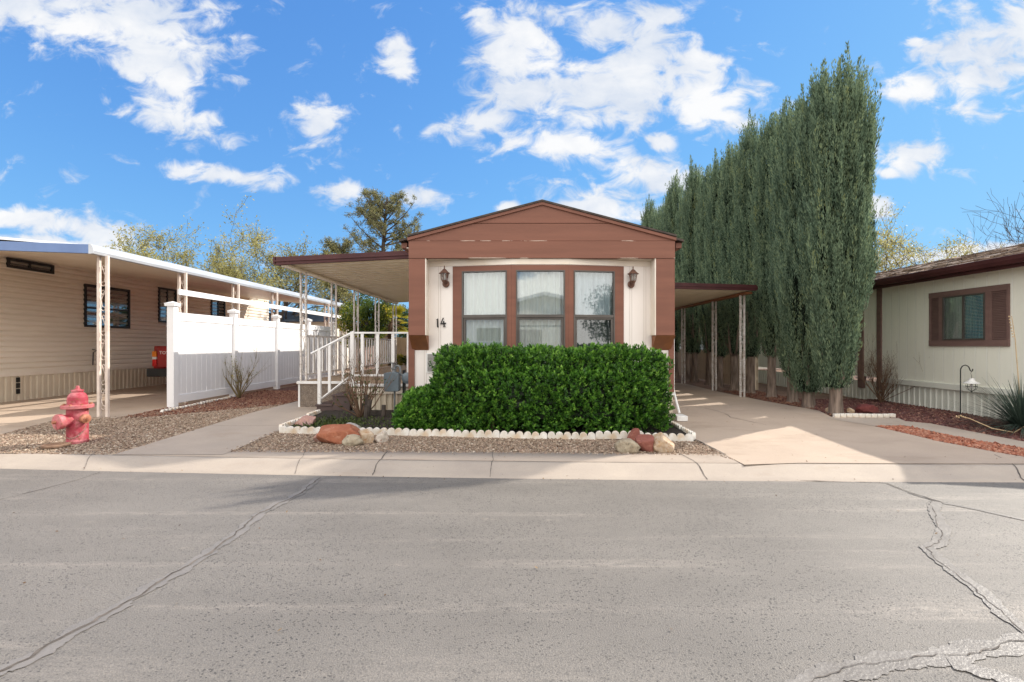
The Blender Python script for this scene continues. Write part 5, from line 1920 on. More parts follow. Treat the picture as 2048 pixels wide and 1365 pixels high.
def cypress_mesh(seed, H_=6.2, broad=False, r0=0.56, zbot=0.42, plumes=900, per=34, top_spires=6, scale_leaf=1.0):
    """Columnar crown: upright ropey plumes of fine sprays round a twiggy core."""
    rng = np.random.default_rng(seed)

    def rad(t):       # radius against height fraction
        return r0 * np.minimum(1.0, (0.34 + 1.7 * t) if broad else (0.42 + 1.9 * t)) * np.where(t > (0.88 if broad else 0.78), 1 - (np.maximum(t - (0.88 if broad else 0.78), 0) / (0.12 if broad else 0.22)) ** 1.5 * (0.5 if broad else 0.76), 1.0) * (1.0 + 0.06 * np.sin(t * 17 + seed))
    t = rng.random(plumes) ** 0.92
    th = rng.uniform(0, 2 * np.pi, plumes)
    ridge = 1 + 0.10 * np.sin(th * 5 + seed + 1.5 * np.sin(t * 5)) + 0.10 * np.sin(th * 11 + 1.2 * np.sin(t * 7 + seed))
    rr = rad(t) * ridge * (1 - 0.30 * rng.random(plumes) ** 1.7)
    base = np.stack([rr * np.cos(th), rr * np.sin(th), zbot + t * (H_ - zbot - 0.25)], 1)
    # a few leading shoots make the ragged top
    ns = top_spires
    sth = rng.uniform(0, 6.28, ns)
    sr = rng.uniform(0.05, 0.36 if broad else 0.16, ns)
    ln = rng.uniform(0.32, 0.75, plumes)
    out = np.stack([np.cos(th), np.sin(th), np.zeros(plumes)], 1)
    ax = unit(np.array([0, 0, 1.0]) + out * rng.uniform(0.02, 0.22, (plumes, 1)) + rng.normal(0, 0.06, (plumes, 3)))
    P, D, L, T = [], [], [], []
    k = per
    s = rng.random((plumes, k))
    a = rng.uniform(0, 6.28, (plumes, k))
    wr = 0.050 * (1 - 0.80 * s) * rng.uniform(0.4, 1, (plumes, k))
    e1 = perp(ax, rng)
    e2 = np.cross(ax, e1)
    side = e1[:, None] * np.cos(a)[..., None] + e2[:, None] * np.sin(a)[..., None]
    pos = base[:, None] + ax[:, None] * (s * ln[:, None])[..., None] + side * wr[..., None]
    dr = ax[:, None] * 1.0 + side * rng.uniform(0.05, 0.42, (plumes, k, 1)) + rng.normal(0, 0.09, (plumes, k, 3))
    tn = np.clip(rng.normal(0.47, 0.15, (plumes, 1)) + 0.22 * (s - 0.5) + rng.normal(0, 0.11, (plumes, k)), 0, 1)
    P.append(pos.reshape(-1, 3))
    D.append(dr.reshape(-1, 3))
    T.append(tn.reshape(-1))
    L.append(rng.uniform(0.035, 0.08, plumes * k))
    # spires
    for i in range(ns):
        m = 260
        q = rng.random(m)
        hh = rng.uniform(0.55, 1.15)
        b0 = np.array([sr[i] * math.cos(sth[i]), sr[i] * math.sin(sth[i]), H_ - 0.65 + rng.uniform(-0.15, 0.2)])
        an = rng.uniform(0, 6.28, m)
        wr_ = 0.075 * (1 - q) ** 0.7 * rng.uniform(0.3, 1, m)
        P.append(b0 + np.stack([wr_ * np.cos(an), wr_ * np.sin(an), q * hh], 1))
        D.append(np.stack([np.cos(an) * 0.35, np.sin(an) * 0.35, np.ones(m)], 1) + rng.normal(0, 0.1, (m, 3)))
        T.append(np.clip(rng.normal(0.45, 0.2, m), 0, 1))
        L.append(rng.uniform(0.04, 0.09, m))
    P, D, L, T = np.concatenate(P), unit(np.concatenate(D)), np.concatenate(L), np.concatenate(T)
    S = perp(D, rng)
    # core
    cv, cf = [], []
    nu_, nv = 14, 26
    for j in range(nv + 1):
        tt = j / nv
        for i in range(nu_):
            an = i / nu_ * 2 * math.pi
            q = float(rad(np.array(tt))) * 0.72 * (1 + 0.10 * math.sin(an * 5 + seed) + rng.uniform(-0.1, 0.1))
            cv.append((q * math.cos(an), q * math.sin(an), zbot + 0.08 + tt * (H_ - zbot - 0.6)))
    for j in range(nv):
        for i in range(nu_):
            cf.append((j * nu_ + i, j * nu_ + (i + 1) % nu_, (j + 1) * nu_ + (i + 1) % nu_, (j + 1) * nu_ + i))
    return P, D, S, L * scale_leaf, np.full(len(L), 0.0135) * scale_leaf, T, (cv, cf)


def cypress_tree(loc, seed, label, group, **kw):
    root = thing("cypress_tree", label, "tree", loc, group)
    P, D, S, L, W, T, core = cypress_mesh(seed, **kw)
    o = np.array(loc)
    core = ([tuple(np.array(c) + o) for c in core[0]], core[1])
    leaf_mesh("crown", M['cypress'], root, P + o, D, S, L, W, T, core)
    tk = MB()
    rnd = random.Random(seed)
    zb = kw.get('zbot', 0.42)
    prof = [(0.15, -0.05), (0.105, 0.05), (0.090, 0.22), (0.085, 0.6), (0.075, 1.5), (0.05, 3.2), (0.02, 4.6)]
    n = 14
    vs, fs = [], []
    for j, (r_, zz) in enumerate(prof):
        for i in range(n):
            a = i / n * 2 * math.pi
            q = r_ * (1 + 0.16 * math.sin(a * 3 + seed) + 0.10 * math.sin(a * 5 + seed * 2 + zz))
            vs.append((loc[0] + q * math.cos(a) + 0.02 * math.sin(zz * 2 + seed), loc[1] + q * math.sin(a), loc[2] + zz))
    for j in range(len(prof) - 1):
        for i in range(n):
            fs.append((j * n + i, j * n + (i + 1) % n, (j + 1) * n + (i + 1) % n, (j + 1) * n + i))
    tk.add(vs, fs)
    for k in range(5):
        a = rnd.uniform(0, 6.28)
        z0 = loc[2] + zb + rnd.uniform(-0.1, 0.4)
        d = 0.26
        tk.tube([(loc[0], loc[1], z0), (loc[0] + d * 0.6 * math.cos(a), loc[1] + d * 0.6 * math.sin(a), z0 + 0.2), (loc[0] + d * math.cos(a), loc[1] + d * math.sin(a), z0 + 0.9)], [0.05, 0.035, 0.012], 6)
    tk.build("trunk", M['bark'], root, smooth=True)
    return root


GR = "cypress trees in the row beside the right carport"
ct = []
ct.append(cypress_tree((5.36, 8.32, g(8.3)), 1, "tallest looking cypress, nearest the street, with a bare grey trunk foot", GR, H_=5.50, r0=0.465, zbot=0.38, broad=True, plumes=2500, per=60, top_spires=9))
ct.append(cypress_tree((5.42, 9.22, g(9.2)), 2, "second cypress from the street, with foliage hanging low round its trunk", GR, H_=5.45, r0=0.46, zbot=0.22, plumes=1900, per=58, top_spires=7))
ct.append(cypress_tree((5.62, 10.1, g(9)), 3, "third cypress from the street, standing by the front carport post", GR, H_=5.75, r0=0.365, zbot=0.45, plumes=1500, per=56, top_spires=6))
pa = cypress_tree((5.70, 11.05, g(9)), 4, "fourth cypress from the street in the row", GR, H_=5.95, r0=0.335, zbot=0.85, plumes=1300, per=52, top_spires=6)
pb = cypress_tree((5.66, 11.95, g(9)), 5, "fifth cypress from the street in the row", GR, H_=6.2, r0=0.335, zbot=0.80, plumes=1300, per=52, top_spires=7)
words_ = ["sixth", "seventh", "eighth", "ninth", "tenth", "eleventh", "twelfth", "thirteenth", "fourteenth", "fifteenth"]
rnd = random.Random(3)
for k, wd_ in enumerate(words_):
    y = 12.85 + 0.93 * k
    dup((pa, pb)[k % 2], (5.66 + rnd.uniform(-0.07, 0.07), y + rnd.uniform(-0.1, 0.1), g(9)), rnd.uniform(0, 6.28), (rnd.uniform(0.88, 1.10),) * 2 + (rnd.uniform(0.93, 1.06) * (1 + 0.008 * k),), wd_ + " cypress from the street in the row")


def hedge(root_name, label, ell, seed, n_shoot, leafc):
    """A clipped evergreen: whorls of leaves on shoots all over a lumpy hull."""
    rng = np.random.default_rng(seed)
    P, D, T = [], [], []
    cvs, cfs = [], []
    x0 = ell[0][0]
    root = thing(root_name, label, "hedge", (x0[0], x0[1], g(x0[1]) + 0.03))
    for (c, r, e, share) in ell:
        c, r = np.array(c, float), np.array(r, float)
        n = int(n_shoot * share)
        pr_ = np.array([r[1] * r[2], r[0] * r[2], r[0] * r[1]])
        ax_ = rng.choice(3, n * 2, p=pr_ / pr_.sum())
        d = rng.uniform(-1, 1, (n * 2, 3))
        d[np.arange(n * 2), ax_] = rng.choice([-1.0, 1.0], n * 2)
        d = d[d[:, 2] > -0.93][:n]
        n = len(d)
        q = d / (np.sum(np.abs(d) ** e, 1, keepdims=True) ** (1.0 / e))      # superellipsoid
        lump = 1 + 0.035 * np.sin(q[:, :1] * r[0] * 19 + 3 * q[:, 2:]) * np.sin(q[:, 2:] * r[2] * 23 + seed) + 0.06 * np.sin(q[:, :1] * r[0] * 6.3 + seed) * np.sin(q[:, 2:] * r[2] * 8 + 1) + 0.035 * np.sin(q[:, 1:2] * r[1] * 15 + q[:, :1] * r[0] * 17) + rng.normal(0, 0.030, (n, 1))
        dep = 1 - 0.24 * rng.random((n, 1)) ** 1.5
        base = c + q * r * lump * dep
        hid = np.zeros(n, bool)
        for (c2, r2, e2_, _) in ell:
            if c2 != tuple(c):
                hid |= np.sum(np.abs((base - np.array(c2)) / np.array(r2)) ** e2_, 1) < 0.84 ** e2_
        base, q, d = base[~hid], q[~hid], d[~hid]
        n = len(d)
        nrm = unit(d / r)
        ax = unit(nrm * 0.8 + np.array([0, 0, 0.75]) + rng.normal(0, 0.28, (n, 3)))
        k = leafc
        s = np.linspace(0, 1, k)[None].repeat(n, 0)
        a = s * k * 2.4 + rng.uniform(0, 6.28, (n, 1))
        e1 = perp(ax, rng)
        e2 = np.cross(ax, e1)
        side = e1[:, None] * np.cos(a)[..., None] + e2[:, None] * np.sin(a)[..., None]
        pos = base[:, None] + ax[:, None] * (s * 0.055)[..., None]
        dr = side * (1.0 - 0.6 * s)[..., None] + ax[:, None] * (0.35 + 0.75 * s)[..., None] + rng.normal(0, 0.12, (n, k, 3))
        tn = np.clip(rng.normal(0.42, 0.19, (n, 1)) + 0.40 * (s - 0.5) + rng.normal(0, 0.07, (n, k)), 0, 1)
        P.append(pos.reshape(-1, 3))
        D.append(dr.reshape(-1, 3))
        T.append(tn.reshape(-1))
        k0 = len(cvs)
        nu_, nv = 30, 16
        for j in range(nv + 1):
            ph = -math.pi / 2 + j / nv * math.pi
            for i in range(nu_):
                an = i / nu_ * 2 * math.pi
                dd = np.array([math.cos(ph) * math.cos(an), math.cos(ph) * math.sin(an), math.sin(ph)])
                qq = dd / (np.sum(np.abs(dd) ** e) ** (1 / e))
                p = c + qq * r * (0.70 + rng.uniform(-0.05, 0.02))
                cvs.append((p[0], p[1], max(p[2], 0.14)))
        for j in range(nv):
            for i in range(nu_):
                cfs.append((k0 + j * nu_ + i, k0 + j * nu_ + (i + 1) % nu_, k0 + (j + 1) * nu_ + (i + 1) % nu_, k0 + (j + 1) * nu_ + i))
    P, D, T = np.concatenate(P), unit(np.concatenate(D)), np.concatenate(T)
    keep = P[:, 2] > 0.13
    P, D, T = P[keep], D[keep], T[keep]
    S = perp(D, rng)
    Ln = rng.uniform(0.032, 0.054, len(P))
    leaf_mesh("foliage", M['hedge'], root, P, D, S, Ln, Ln * 0.52, T, (cvs, cfs), fold=0.15)
    st = MB()
    rnd = random.Random(seed)
    for (c, r, e, share) in ell:
        for k in range(max(2, int(5 * share))):
            xx, yy = c[0] + rnd.uniform(-0.7, 0.7) * r[0], c[1] + rnd.uniform(-0.3, 0.3)
            st.tube([(xx, yy, g(yy)), (xx + rnd.uniform(-0.1, 0.1), yy, c[2]), (xx + rnd.uniform(-0.2, 0.2), yy, c[2] + r[2] * 0.6)], [0.022, 0.015, 0.006], 6)
    st.build("stems", M['twig'], root)
    return root


hedge("hedge", "dense glossy green hedge clipped under the triple window", [
    ((0.47, 7.20, 0.67), (1.575, 0.42, 0.575), 7.5, 0.62),
    ((-0.58, 7.2, 0.66), (0.60, 0.44, 0.625), 5.5, 0.20),
    ((1.50, 7.16, 0.66), (0.62, 0.46, 0.62), 4.5, 0.20),
    ((0.5, 7.05, 0.54), (1.50, 0.44, 0.46), 4.5, 0.50)], 6, 12500, 9)
hedge("low_shrub", "lower dark green shrub sloping down from the porch end of the hedge", [
    ((-1.28, 7.14, 0.37), (0.36, 0.34, 0.33), 2.4, 0.6), ((-1.46, 7.10, 0.29), (0.26, 0.28, 0.20), 2.2, 0.4)], 9, 4200, 9)


def branchy(seed, base, n0, length, levels, up=0.5, spread=0.6, r=0.02, shrink=0.72, kids=3, bend=0.2, nseg=4, rmin=0.0012):
    """Recursive limbs; returns the tube mesh and the points along the outer twigs."""
    rnd = random.Random(seed)
    mb = MB()
    tips = []

    def grow(p, d, L, r_, lv):
        pts, rs = [p], [r_]
        q, dd = p.copy(), d.copy()
        for k in range(nseg):
            dd = (dd + Vector((rnd.gauss(0, bend), rnd.gauss(0, bend), rnd.gauss(0, bend) + up * 0.12))).normalized()
            q = q + dd * L / nseg
            pts.append(q.copy())
            rs.append(max(r_ * (1 - 0.5 * (k + 1) / nseg), rmin))
        mb.tube(pts, rs, 5 if lv > 1 else 4, False)
        if lv <= 1:
            for k in range(1, len(pts)):
                tips.append((pts[k], (pts[k] - pts[k - 1]).normalized()))
        if lv > 0:
            for k in range(kids):
                i = rnd.randint(max(1, nseg // 2), nseg)
                sd = Vector((rnd.gauss(0, 1), rnd.gauss(0, 1), rnd.gauss(0, 0.7))).normalized()
                grow(pts[i], (dd * (1 - spread) + sd * spread + Vector((0, 0, up * 0.3))).normalized(), L * shrink * rnd.uniform(0.75, 1.15), rs[i] * 0.68, lv - 1)
    for (d, sc) in n0:
        grow(Vector(base), Vector(d).normalized(), length * sc, r, levels)
    return mb, tips


def tips_leaves(name, m, root, tips, per, jit, ln, seed, asp=0.4, tmean=0.5):
    rng = np.random.default_rng(seed)
    p = np.array([t[0] for t in tips]).repeat(per, 0)
    d = np.array([t[1] for t in tips]).repeat(per, 0)
    p = p + rng.normal(0, jit, p.shape)
    D = unit(d * 0.5 + rng.normal(0, 0.6, d.shape))
    n = len(p)
    L = rng.uniform(0.6, 1.3, n) * ln
    return leaf_mesh(name, m, root, p, D, perp(D, rng), L, L * asp, np.clip(rng.normal(tmean, 0.25, n), 0, 1))


def sparse_tree(loc, h, spread_w, seed, label, leaves=5, leafsize=0.10, bare=False, cat="tree"):
    root = thing("budding_tree" if not bare else "bare_tree", label, cat, loc)
    rnd = random.Random(seed)
    L = h * 0.36
    dirs = [(Vector((math.cos(a) * spread_w, math.sin(a) * spread_w, 1.0)), 1.0) for a in [rnd.uniform(0, 6.28) + k * 1.05 for k in range(6)]]
    tb = h * 0.22
    mb, tips = branchy(seed, (loc[0], loc[1], loc[2] + tb), dirs, L, 4, 0.42, 0.52, 0.085, 0.70, 3, 0.16, rmin=0.0055)
    mb.tube([(loc[0], loc[1], loc[2] - 0.1), (loc[0] + 0.05, loc[1], loc[2] + tb * 0.6), (loc[0], loc[1], loc[2] + tb + 0.1)], [0.16, 0.13, 0.10], 8)
    mb.build("branches", M['barkdark'], root)
    if leaves:
        tips_leaves("crown", M['spring'], root, tips, leaves, 0.10, leafsize, seed + 1)
    return root


sparse_tree((-14.3, 21.0, 0.15), 6.9, 0.95, 11, "pale yellow green budding tree behind the middle of the left home", 7, 0.10)
sparse_tree((-11.4, 22.2, 0.15), 6.4, 0.95, 14, "budding yellow green tree standing between the left home and the pine", 6, 0.10)
sparse_tree((15.3, 20.0, 0.15), 7.2, 0.95, 17, "budding tree behind the green house next to the cypress row", 6, 0.085)
sparse_tree((20.3, 20.0, 0.15), 8.6, 0.7, 19, "nearly bare tree behind the far end of the green house roof", 0, 0.1, True)


def pine(loc, h, seed, label, wide=1.9):
    root = thing("pine_tree", label, "tree", loc)
    rnd = random.Random(seed)
    mb = MB()
    mb.tube([(loc[0] + 0.12 * math.sin(k), loc[1], loc[2] + h * k / 7) for k in range(8)], [0.22 * (1 - k / 7.6) + 0.02 for k in range(8)], 8)
    tips = []
    for k in range(52):
        t = rnd.uniform(0.40, 0.97)
        a = rnd.uniform(0, 6.28)
        L = wide * (1.05 - t) * rnd.uniform(0.7, 1.5) + 0.45
        p0 = Vector((loc[0], loc[1], loc[2] + h * t))
        d = Vector((math.cos(a), math.sin(a), rnd.uniform(0.1, 0.6)))
        pts = [p0 + d * L * s + Vector((0, 0, 0.35 * L * s * s)) for s in (0, 0.35, 0.7, 1.0)]
        mb.tube(pts, [0.045, 0.03, 0.018, 0.008], 5)
        for s in range(10):
            f = rnd.uniform(0.3, 1.05)
            i = min(2, int(f * 3))
            q = pts[i].lerp(pts[i + 1], min(1, f * 3 - i))
            c = q + Vector((rnd.gauss(0, 0.15), rnd.gauss(0, 0.15), rnd.gauss(0.05, 0.12)))
            mb.tube([q, c], [0.008, 0.005], 4)
            tips.append((c, (Vector((rnd.gauss(0, 1), rnd.gauss(0, 1), rnd.gauss(0.8, 0.5)))).normalized()))
    mb.build("trunk", M['barkdark'], root)
    rng = np.random.default_rng(seed)
    per = 46
    p = np.array([t[0] for t in tips]).repeat(per, 0)
    d = np.array([t[1] for t in tips]).repeat(per, 0)
    n = len(p)
    p = p + rng.normal(0, 0.06, p.shape)
    D = unit(d * 0.6 + rng.normal(0, 0.75, p.shape))
    leaf_mesh("crown", M['pine'], root, p, D, perp(D, rng), rng.uniform(0.08, 0.17, n), 0.026, np.clip(rng.normal(0.5, 0.25, n), 0, 1))


pine((-6.45, 24.0, 0.15), 8.4, 31, "tall open pine rising behind the porch roof", 3.0)
pine((-10.2, 28.0, 0.15), 6.9, 33, "small pine top just over the left end of the porch roof", 1.2)


def leafy_tree(name, loc, c, r, n, ln, m, seed, label, cat="tree", trunk=True, asp=0.5):
    """A small tree or bush: limbs reaching into clumps of leaves."""
    root = thing(name, label, cat, loc)
    rng = np.random.default_rng(seed)
    nc = 26
    cc = np.array(c) + unit(rng.normal(size=(nc, 3))) * np.array(r) * rng.uniform(0.25, 0.9, (nc, 1))
    cs = rng.uniform(0.22, 0.42, nc) * min(r)
    idx = rng.integers(0, nc, n)
    d = unit(rng.normal(size=(n, 3)))
    p = cc[idx] + d * cs[idx][:, None] * rng.uniform(0.5, 1.1, (n, 1))
    D = unit(d * 0.6 + rng.normal(0, 0.6, (n, 3)) + np.array([0, 0, -0.15]))
    T = np.clip(rng.normal(0.5, 0.2, nc)[idx] + rng.normal(0, 0.18, n), 0, 1)
    L = rng.uniform(0.7, 1.3, n) * ln
    leaf_mesh("crown", m, root, p, D, perp(D, rng), L, L * asp, T)
    if trunk:
        tb = MB()
        b = Vector(loc)
        top = Vector(c)
        tb.tube([b, b.lerp(top, 0.5) + Vector((0.08, 0, 0)), top], [0.07, 0.055, 0.03], 7)
        for k in range(0, nc, 2):
            q = Vector(cc[k])
            s = b.lerp(top, 0.55 + 0.4 * (k / nc))
            tb.tube([s, s.lerp(q, 0.5) + Vector((0, 0, 0.08)), q], [0.03, 0.02, 0.008], 5)
        tb.build("trunk", M['barkdark'], root)
    return root


leafy_tree("citrus_tree", (-5.5, 16.8, 0.17), (-5.25, 16.6, 2.1), (1.0, 0.8, 1.0), 11000, 0.075, M['citrus'], 41, "yellow green tree spreading under the far corner of the porch roof")
leafy_tree("vine", (-4.6, 15.9, 0.67), (-4.75, 15.9, 2.2), (0.62, 0.5, 0.66), 4200, 0.07, M['vineleaf'], 43, "dark leafy vine hanging from the far end of the porch roof", "vine")
leafy_tree("evergreen_bush", (-4.6, 20.8, 0.17), (-4.4, 20.8, 2.3), (1.4, 0.8, 1.5), 9000, 0.08, M['farleaf'], 45, "green bush above the beige fence next to the palm", "bush", False)
leafy_tree("screen_bush", (-10.8, 27.5, 0.17), (-11.2, 27.5, 1.9), (2.2, 1.0, 1.5), 7000, 0.11, M['farleaf'], 46, "green bush behind the slate roofed shed", "bush", False)
leafy_tree("screen_bush", (-7.0, 27.5, 0.17), (-7.0, 27.5, 1.9), (2.4, 1.0, 1.55), 7000, 0.11, M['farleaf'], 47, "green bush between the shed and the porch, seen under the carport roof", "bush", False)
leafy_tree("potted_greens", (-4.1, 16.75, 0.17), (-4.0, 17.0, 0.80), (1.0, 0.3, 0.22), 2400, 0.06, M['citrus'], 48, "bright low greenery along the far edge of the porch deck", "plants", False)


def palm(loc, h, seed, label):
    root = thing("fan_palm", label, "palm", loc)
    rng = np.random.default_rng(seed)
    rnd = random.Random(seed)
    tb = MB()
    b = Vector(loc)
    tb.tube([b + Vector((0.02 * math.sin(k * 2), 0, h * k / 6)) for k in range(7)], [0.12, 0.11, 0.10, 0.10, 0.105, 0.11, 0.08], 9)
    P, D, S, L, W, T = [], [], [], [], [], []
    top = b + Vector((0, 0, h))
    for k in range(26):
        a = rnd.uniform(0, 6.28)
        el = rnd.uniform(-0.5, 1.2)
        d = Vector((math.cos(a) * math.cos(el), math.sin(a) * math.cos(el), math.sin(el)))
        hub = top + d * rnd.uniform(0.35, 0.55)
        tb.tube([top, hub], [0.014, 0.009], 4)
        side = d.cross(Vector((0, 0, 1))).normalized()
        tn = rnd.uniform(0.2, 1)
        for q in range(17):
            an = (q / 16 - 0.5) * 2.5
            dd = (d * math.cos(an) + side * math.sin(an) + Vector((0, 0, -0.22))).normalized()
            P.append(hub)
            D.append(dd)
            sv = dd.cross(d.cross(side)).normalized()
            S.append(sv)
            L.append(rnd.uniform(0.32, 0.45))
            W.append(0.045)
            T.append(min(1, max(0, tn + rnd.gauss(0, 0.1))))
    tb.build("trunk", M['twig'], root)
    leaf_mesh("fronds", M['palm'], root, np.array(P), np.array(D), np.array(S), L, W, T)


palm((-4.5, 17.4, 0.17), 1.95, 51, "yellow fan palm glowing behind the porch railing")


def twig_bush(loc, h, n, seed, label, m, leaves=0, lm=None, stumps=0, wide=0.5, r=0.012, levels=2, leafln=0.03):
    root = thing("twig_bush", label, "shrub", loc)
    rnd = random.Random(seed)
    dirs = [(Vector((rnd.gauss(0, wide), rnd.gauss(0, wide), 1.0)), rnd.uniform(0.6, 1.15)) for k in range(n)]
    mb, tips = branchy(seed, loc, dirs, h * 0.62, levels, 0.55, 0.38, r, 0.62, 3, 0.10)
    mb.build("stems", m, root)
    if stumps:
        for k in range(stumps):
            s = MB()
            a = rnd.uniform(0, 6.28)
            p = Vector(loc) + Vector((rnd.uniform(-0.14, 0.36), rnd.uniform(-0.1, 0.1), -0.03))
            s.tube([p, p + Vector((rnd.uniform(-0.05, 0.09), 0, rnd.uniform(0.22, 0.42)))], [0.04, 0.033], 8)
            s.build("stump", M['barkdark'], root)
    if leaves:
        tips_leaves("leaves", lm, root, tips[::leaves], 2, 0.02, leafln, seed + 3, 0.5)
    return root


bx, by = gp(478, 797)
twig_bush((bx, by, g(by)), 0.98, 13, 61, "bare olive stemmed bush with a few buds in front of the white fence", M['paletwig'], 9, M['citrus'], 0, 0.42, 0.013, 2, 0.035)
bx, by = gp(722, 838)
twig_bush((bx, by, g(by)), 0.95, 22, 63, "half pruned brown bush with cut stumps beside the porch steps", M['twig'], 8, M['farleaf'], 6, 0.5, 0.013, 2, 0.04)
bx, by = gp(1762, 806)
twig_bush((bx, by, g(by)), 0.95, 26, 65, "leafless brown bush against the green house corner", M['twig'], 0, None, 0, 0.42, 0.009, 3)


def yucca():
    loc = gp(2046, 864)
    loc = (loc[0], loc[1], g(loc[1]))
    root = thing("grassy_yucca", "blue green yucca with long thin blades and dry flower stalks by the green house", "yucca", loc)
    rng = np.random.default_rng(71)
    vs, fs, tint = [], [], []
    for k in range(560):
        a = rng.uniform(0, 2 * math.pi)
        el = math.radians(rng.uniform(4, 88) ** 1.0)
        L = rng.uniform(0.62, 0.98)
        d = Vector((math.cos(a) * math.cos(el), math.sin(a) * math.cos(el), math.sin(el)))
        p = Vector(loc) + Vector((d.x, d.y, 0)) * 0.08 + Vector((0, 0, 0.06))
        w = d.cross(Vector((0, 0, 1))).normalized() if abs(d.z) < 0.99 else Vector((1, 0, 0))
        k0 = len(vs)
        n = 6
        droop = rng.uniform(0.10, 0.42)
        tt = float(np.clip(rng.normal(0.5, 0.25), 0, 1))
        for i in range(n + 1):
            s = i / n
            c = p + d * L * s - Vector((0, 0, droop * s * s * L))
            c.z = max(c.z, loc[2] + 0.015)
            ww = 0.0062 * (1 - s) ** 0.6 + 0.0008
            vs += [tuple(c + w * ww), tuple(c - w * ww)]
            tint += [tt, tt]
            if i:
                q = k0 + 2 * i
                fs.append((q - 2, q - 1, q + 1, q))
    o0 = Vector(loc)
    me = bpy.data.meshes.new("leaves")
    me.from_pydata([(v[0] - o0.x, v[1] - o0.y, v[2] - o0.z) for v in vs], [], fs)
    at = me.attributes.new('tint', 'FLOAT', 'POINT')
    at.data.foreach_set('value', tint)
    me.materials.append(M['yucca'])
    o = bpy.data.objects.new("leaves", me)
    C.objects.link(o)
    o.parent = root
    x, y, z = loc
    def stalk(pts, pods):
        s = MB()
        s.tube(pts, [0.008 * (1 - 0.6 * i / len(pts)) for i in range(len(pts))], 5)
        for p in pods:
            s.lathe([(0.0, -0.012), (0.010, -0.004), (0.009, 0.008), (0.0, 0.014)], 6, p)
        s.build("dry_stalk", M['straw'], root)
    stalk([(x, y - 0.05, z + 0.1), (x - 0.35, y - 0.22, z + 0.03), (x - 0.62, y - 0.2, z + 0.08), (x - 0.85, y - 0.12, z + 0.20), (x - 0.98, y - 0.08, z + 0.24)],
          [(x - 0.9 - 0.02 * k, y - 0.1 + 0.01 * (k % 3), z + 0.215 + 0.008 * (k % 4)) for k in range(7)])
    stalk([(x - 0.02, y, z + 0.2), (x - 0.10, y - 0.03, z + 0.8), (x - 0.16, y - 0.05, z + 1.3), (x - 0.22, y - 0.06, z + 1.62)],
          [(x - 0.19 - 0.008 * k, y - 0.05, z + 1.33 + 0.04 * k) for k in range(8)])
    stalk([(x + 0.05, y - 0.1, z + 0.1), (x + 0.0, y - 0.3, z + 0.25), (x - 0.22, y - 0.36, z + 0.42)], [])


yucca()

# low weeds and ground cover in the bed
rng = np.random.default_rng(81)
pts = np.array([-3.2, 6.9]) + rng.random((9000, 2)) * np.array([2.2, 1.4])
wgt = np.exp(-((pts[:, 0] + 2.75) / 0.55) ** 2 - ((pts[:, 1] - 7.25) / 0.42) ** 2)
pts = pts[rng.random(len(pts)) < wgt * 0.9]
n = len(pts)
gz = 0.095 + np.clip((pts[:, 1] - 5.7) / 2.8, 0, 1) * 0.085 + 0.032
D = unit(rng.normal(0, 0.7, (n, 3)) + np.array([0, 0, 0.6]))
o = leaf_mesh("ground_cover", M['cover'], None, np.column_stack([pts, gz + rng.uniform(0, 0.02, n)]), D, perp(D, rng), rng.uniform(0.025, 0.06, n), 0.018, rng.random(n))
tag(o, "low green ground cover on the dark soil behind the red boulder", "ground cover", kind='stuff')
# dry litter and chips under the cypress row
stones("litter", [(5.1, 8.0), (6.0, 8.6), (6.1, 14), (5.1, 14), (5.15, 10.2), (5.38, 8.8)], 3500, 0.012, M['mulch'], "brown needle litter and chips under the cypress row", 6, 0.0)


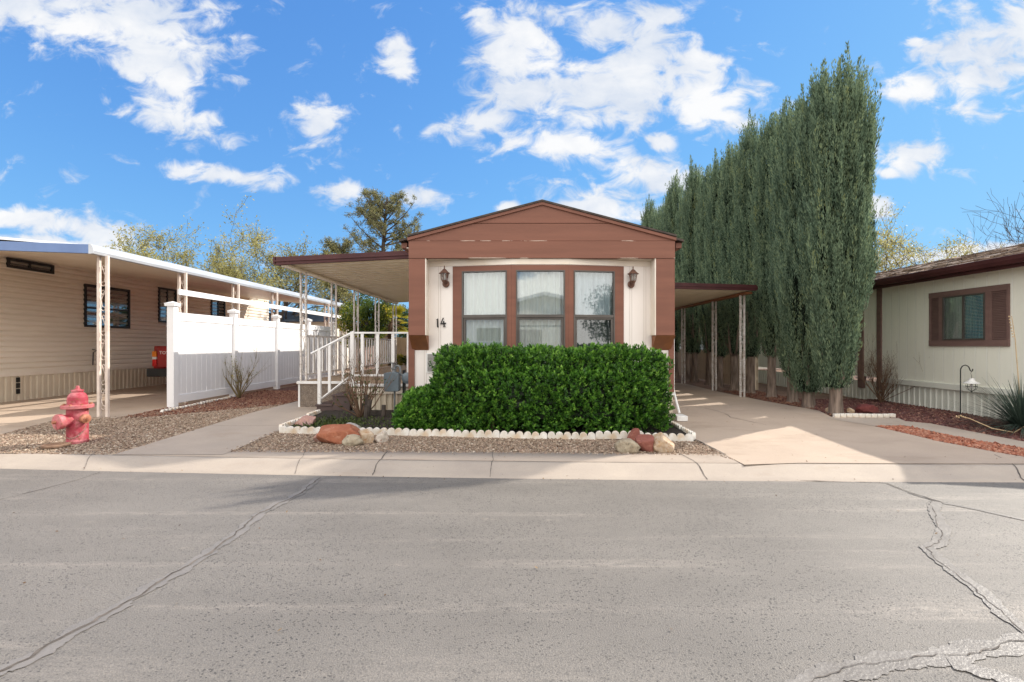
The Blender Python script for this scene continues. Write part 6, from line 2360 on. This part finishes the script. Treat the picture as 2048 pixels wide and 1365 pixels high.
# ------------------------------------------------------------------ across the street, mirrored in the front panes
def across():
    hx0, hx1, ax, y = -2.6, 6.0, 1.3, -9.2
    root = thing("facing_home", "cream gabled home across the street, mirrored in the middle and right panes", "house", (ax, y, 0.1))
    w = MB()
    w.prism([(hx0, 0.1), (hx1, 0.1), (hx1, 2.75), (ax, 3.75), (hx0, 2.75)], 'y', y - 8, y)
    w.build("wall", M['creamflat'], root)
    rf = MB()
    for xa, za, xb, zb in ((hx0 - 0.4, 2.68, ax, 3.80), (ax, 3.80, hx1 + 0.4, 2.68)):
        rf.prism([(xa, za), (xb, zb), (xb, zb + 0.16), (xa, za + 0.16)], 'y', y - 8.2, y + 0.45)
    rf.build("roof", M['white'], root)
    MB().box(hx0 + 0.6, hx1 - 0.6, y + 0.001, y + 0.03, 2.28, 2.32).build("trim_board", M['bronze'], root)
    wd = MB().box(2.9, 4.6, y + 0.001, y + 0.05, 0.9, 2.0).build("window", M['void'], root)
    MB().box(0.1, 1.2, y + 0.001, y + 0.05, 0.2, 2.1).build("door", M['mauve'], root)
    t = thing("camper", "white camper with a rounded roof across the street, mirrored in the left pane", "camper", (-7, -8.2, 0.1))
    b = MB()
    pr = [(-9.6, 0.55), (-4.3, 0.55), (-4.25, 2.2)]
    pr += [(-5.0 + 0.72 * math.cos(a), 2.35 + 0.55 * math.sin(a)) for a in np.linspace(0.1, 1.5, 7)]
    pr += [(-8.9 + 0.72 * math.cos(a), 2.35 + 0.55 * math.sin(a)) for a in np.linspace(1.64, 3.04, 7)]
    b.prism(pr, 'y', -10.6, -8.2)
    b.build("body", M['white'], t, bevel=0.03)
    MB().box(-9.55, -4.35, -8.199, -8.18, 1.35, 1.5).build("stripe", M['sky_sheen_alum'], t)
    MB().box(-7.9, -6.6, -8.199, -8.17, 1.55, 2.2).build("window", M['void'], t)
    for x in (-6.0, -6.8):
        MB().lathe([(0.0, 0.0), (0.3, 0.0), (0.34, 0.03), (0.34, 0.2), (0.0, 0.22)], 16, (x, -8.2, 0.4), (0, -1, 0)).build("wheel", M['rubber'], t)
    leafy_tree("street_tree", (11.2, -9.5, 0.05), (11.2, -9.5, 3.0), (1.8, 1.5, 1.7), 5000, 0.12, M['farleaf'], 91, "green tree across the street, mirrored at the edge of the right pane")


across()

# a few dry leaves and bits of grit blown on to the paving
rng = np.random.default_rng(95)
P_, D_l, S_l = [], [], []
for k in range(150):
    if k < 95:
        X = rng.uniform(-6.0, 6.0)
        d_ = rng.choice([rng.uniform(-0.12, 0.05), rng.uniform(0.33, 0.75)])
        Y = kerb_y(X) + d_
        z_ = (road_z(0.0)(X, Y) if d_ < 0 else kz(0.0)(X, Y)) + 0.006
    elif k < 120:
        X, Y = rng.uniform(2.7, 5.0), rng.uniform(5.9, 9.5)
        z_ = g(Y) + 0.013
    else:
        X, Y = rng.uniform(-4, 4), rng.uniform(2.2, 4.6)
        z_ = road_z(0.0)(X, Y) + 0.006
    P_.append((X, Y, z_))
    a_ = rng.uniform(0, 6.28)
    D_l.append((math.cos(a_), math.sin(a_), rng.uniform(0.1, 0.5)))
    S_l.append((-math.sin(a_), math.cos(a_), rng.uniform(-0.2, 0.2)))
M['dryleaf'] = leaf_mat("dry_leaf", [(0.05, 0.035, 0.025), (0.16, 0.09, 0.045), (0.32, 0.22, 0.12)], 0.1, 0.9, 0.1)
o = leaf_mesh("dry_leaves", M['dryleaf'], None, P_, unit(np.array(D_l)), unit(np.array(S_l)), rng.uniform(0.012, 0.032, 150), rng.uniform(0.008, 0.016, 150), rng.random(150))
tag(o, "small dry leaves blown along the kerb and the driveway", "litter", kind='stuff')
